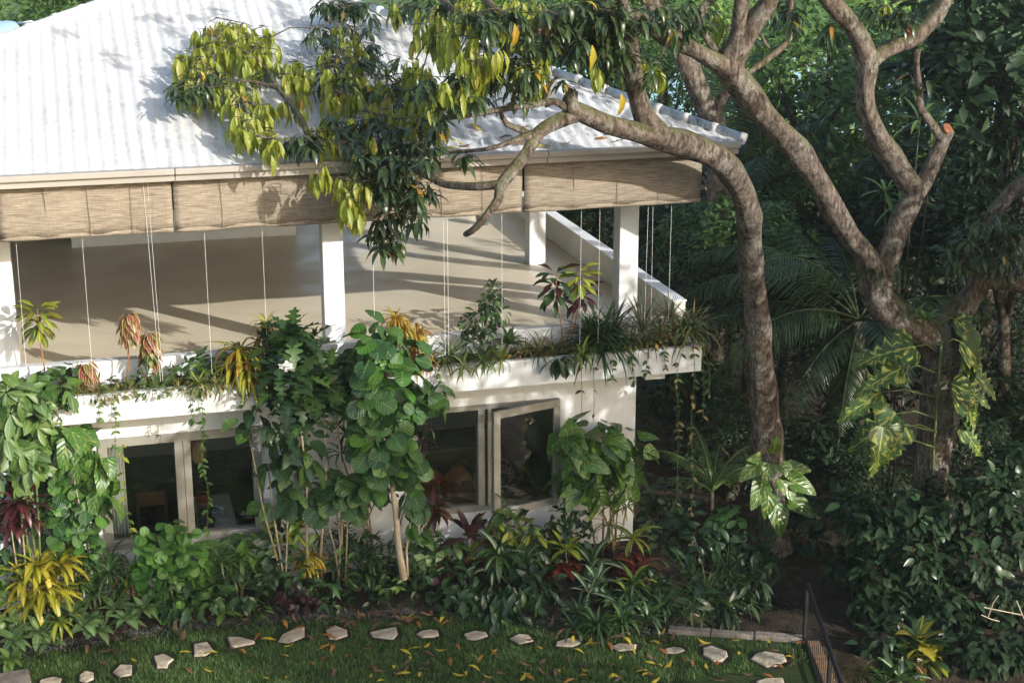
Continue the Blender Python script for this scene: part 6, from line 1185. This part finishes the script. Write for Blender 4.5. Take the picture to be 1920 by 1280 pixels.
c = P(372, 845, .8); o = empty('wicker_lamp', c, 'wicker lampshade hanging behind the window mullion', 'lamp'); MB().lathe([(.03, .16), (.09, .1), (.11, 0), (.09, -.12), (.05, -.16)], n=16).build('shade', MAT['rattan'], o, smooth=True); MB().tube([(0, 0, .16), (0, 0, 2.98 - c.z)], .006, 4).build('flex', MAT['blackmetal'], o)
o = empty('curtain', (.13, .28, 1.15), 'pale curtain gathered at the side of the first window', 'curtain'); vs = [(-.06 + .2 * i / 16, .02 * math.sin(i * 1.9), z) for i in range(17) for z in (-.1, 1.35)]
q = MB().add(vs, [(i * 2, i * 2 + 2, i * 2 + 3, i * 2 + 1) for i in range(16)]).build('drape', MAT['white'], o, smooth=True); md = q.modifiers.new('solidify', 'SOLIDIFY'); md.thickness = .008
MB().tube([(-.1, 0, 1.36), (1.9, 0, 1.36)], .01, 6).build('rod', MAT['blackmetal'], o)
o = empty('dining_chair', (.62, 1.5, .2), 'dark wooden chair standing inside behind the first window', 'chair')
MB().box((-.22, -.22, .43), (.22, .22, .47)).build('seat', MAT['darkwood'], o); MB().box((-.2, .2, .75), (.2, .225, .95)).build('backrest', MAT['wood'], o)
for sx in (-1, 1):
    for sy in (-1, 1): MB().box((sx * .19 - .02, sy * .19 - .02, 0), (sx * .19 + .02, sy * .19 + .02, .95 if sy > 0 else .43)).build('leg', MAT['darkwood'], o)
# sitting room seen through the second window
o = empty('sofa', (4.5, 2.0, .2), 'long dark red sofa inside behind the fixed pane', 'sofa')
MB().box((-.95, -.4, .1), (.95, .4, .38)).build('base', MAT['wood'], o, bevel=.03); MB().box((-.9, -.42, .385), (.9, .3, .52)).build('seat_cushion', MAT['orange'], o, bevel=.05); MB().box((-.95, .3, .385), (.95, .5, .95)).build('backrest', MAT['darkwood'], o, bevel=.05)
for sx in (-1, 1): MB().box((sx * .97 - .08, -.4, .385), (sx * .97 + .08, .29, .65)).build('armrest', MAT['darkwood'], o, bevel=.03)
for k, (dx, rz) in enumerate(((.1, .2), (.5, -.3))):
    q = empty('cushion', (4.5 + dx, 2.12, .75), ('orange brown cushion leaning on the sofa back' if k == 0 else 'second orange cushion leaning on the sofa nearer the mullion'), 'cushion', rz=rz); MB().lathe([(0, -.06), (.16, -.05), (.24, 0), (.16, .05), (0, .06)], n=4).build('cover', MAT['orange'], q, smooth=True); MB().lathe([(.235, -.006), (.25, 0), (.235, .006)], n=4).build('piping', MAT['wood'], q); q.rotation_euler = (R(70), 0, rz)
o = empty('rattan_chair', (5.55, 1.6, .2), 'round rattan chair seen through the open sash', 'chair')
MB().lathe([(.2, 0), (.22, .05), (.1, .2), (.24, .38), (.235, .37), (.09, .19)], n=18).build('pedestal', MAT['rattan'], o, smooth=True)
ring = lambda r_, z, t_: MB().tube([(math.cos(i * .2618) * r_, math.sin(i * .2618) * r_, z + .22 * r_ * math.sin(i * .2618) * 2) for i in range(25)], t_, 6)
ring(.42, .62, .022).build('rim', MAT['rattan'], o, smooth=True); ring(.33, .5, .012).build('rim', MAT['rattan'], o, smooth=True); ring(.24, .42, .012).build('rim', MAT['rattan'], o, smooth=True)
for k in range(12):
    a = k * .5236; s_ = math.sin(a); MB().tube([(math.cos(a) * .22, s_ * .22, .4 + .1 * s_), (math.cos(a) * .33, s_ * .33, .5 + .145 * s_), (math.cos(a) * .42, s_ * .42, .62 + .185 * s_)], .01, 5).build('spoke', MAT['rattan'], o)
MB().lathe([(0, .44), (.2, .46), (.3, .54), (.2, .55), (0, .52)], n=18).build('seat_pad', MAT['darkwood'], o, smooth=True)
o = empty('bottle', (4.35, .5, ZT + .1), 'dark bottle on the inner sill of the wider window', 'bottle'); MB().lathe([(0, 0), (.035, 0), (.035, .14), (.014, .2), (.014, .26), (0, .26)], n=12).build('body', MAT['blacksurf'], o, smooth=True); MB().lathe([(.017, .25), (.017, .28), (0, .28)], n=10).build('cap', MAT['red'], o)
HB().box((3.92, .22, 1.06), (5.86, .6, 1.098)).build('inner_sill', MAT['wood'])
# dry sticks in the corner bush
o = empty('dry_sticks', P(1860, 1150, -3.0), 'bent dry sticks poking out of the dark corner bush', 'stick'); off = Vector(o.location)
for pts in (((1845, 1138), (1870, 1143), (1915, 1152)), ((1853, 1155), (1862, 1130), (1872, 1116)), ((1840, 1152), (1858, 1160), (1874, 1164)), ((1906, 1125), (1914, 1145), (1925, 1170))): MB().tube([P(x, y, -3.0 - .03 * i) - off for i, (x, y) in enumerate(pts)], .008, 5).build('stick', MAT['deadstick'], o)
# ================================================================== thin scattering volume added over the whole place to lift dark tones
m = bpy.data.materials.new('contrast_veil'); m.use_nodes = True; N = m.node_tree.nodes; N.remove(N['Principled BSDF'])
v = N.new('ShaderNodeVolumePrincipled'); v.inputs['Density'].default_value = .0005; v.inputs['Color'].default_value = (.86, .95, .93, 1); v.inputs['Anisotropy'].default_value = .2
m.node_tree.links.new(v.outputs[0], N['Material Output'].inputs['Volume']); MAT['contrast_veil'] = m
o = box('contrast_veil', (-205, -65, -5), (270, 470, 16), m); o['kind'] = 'stuff'
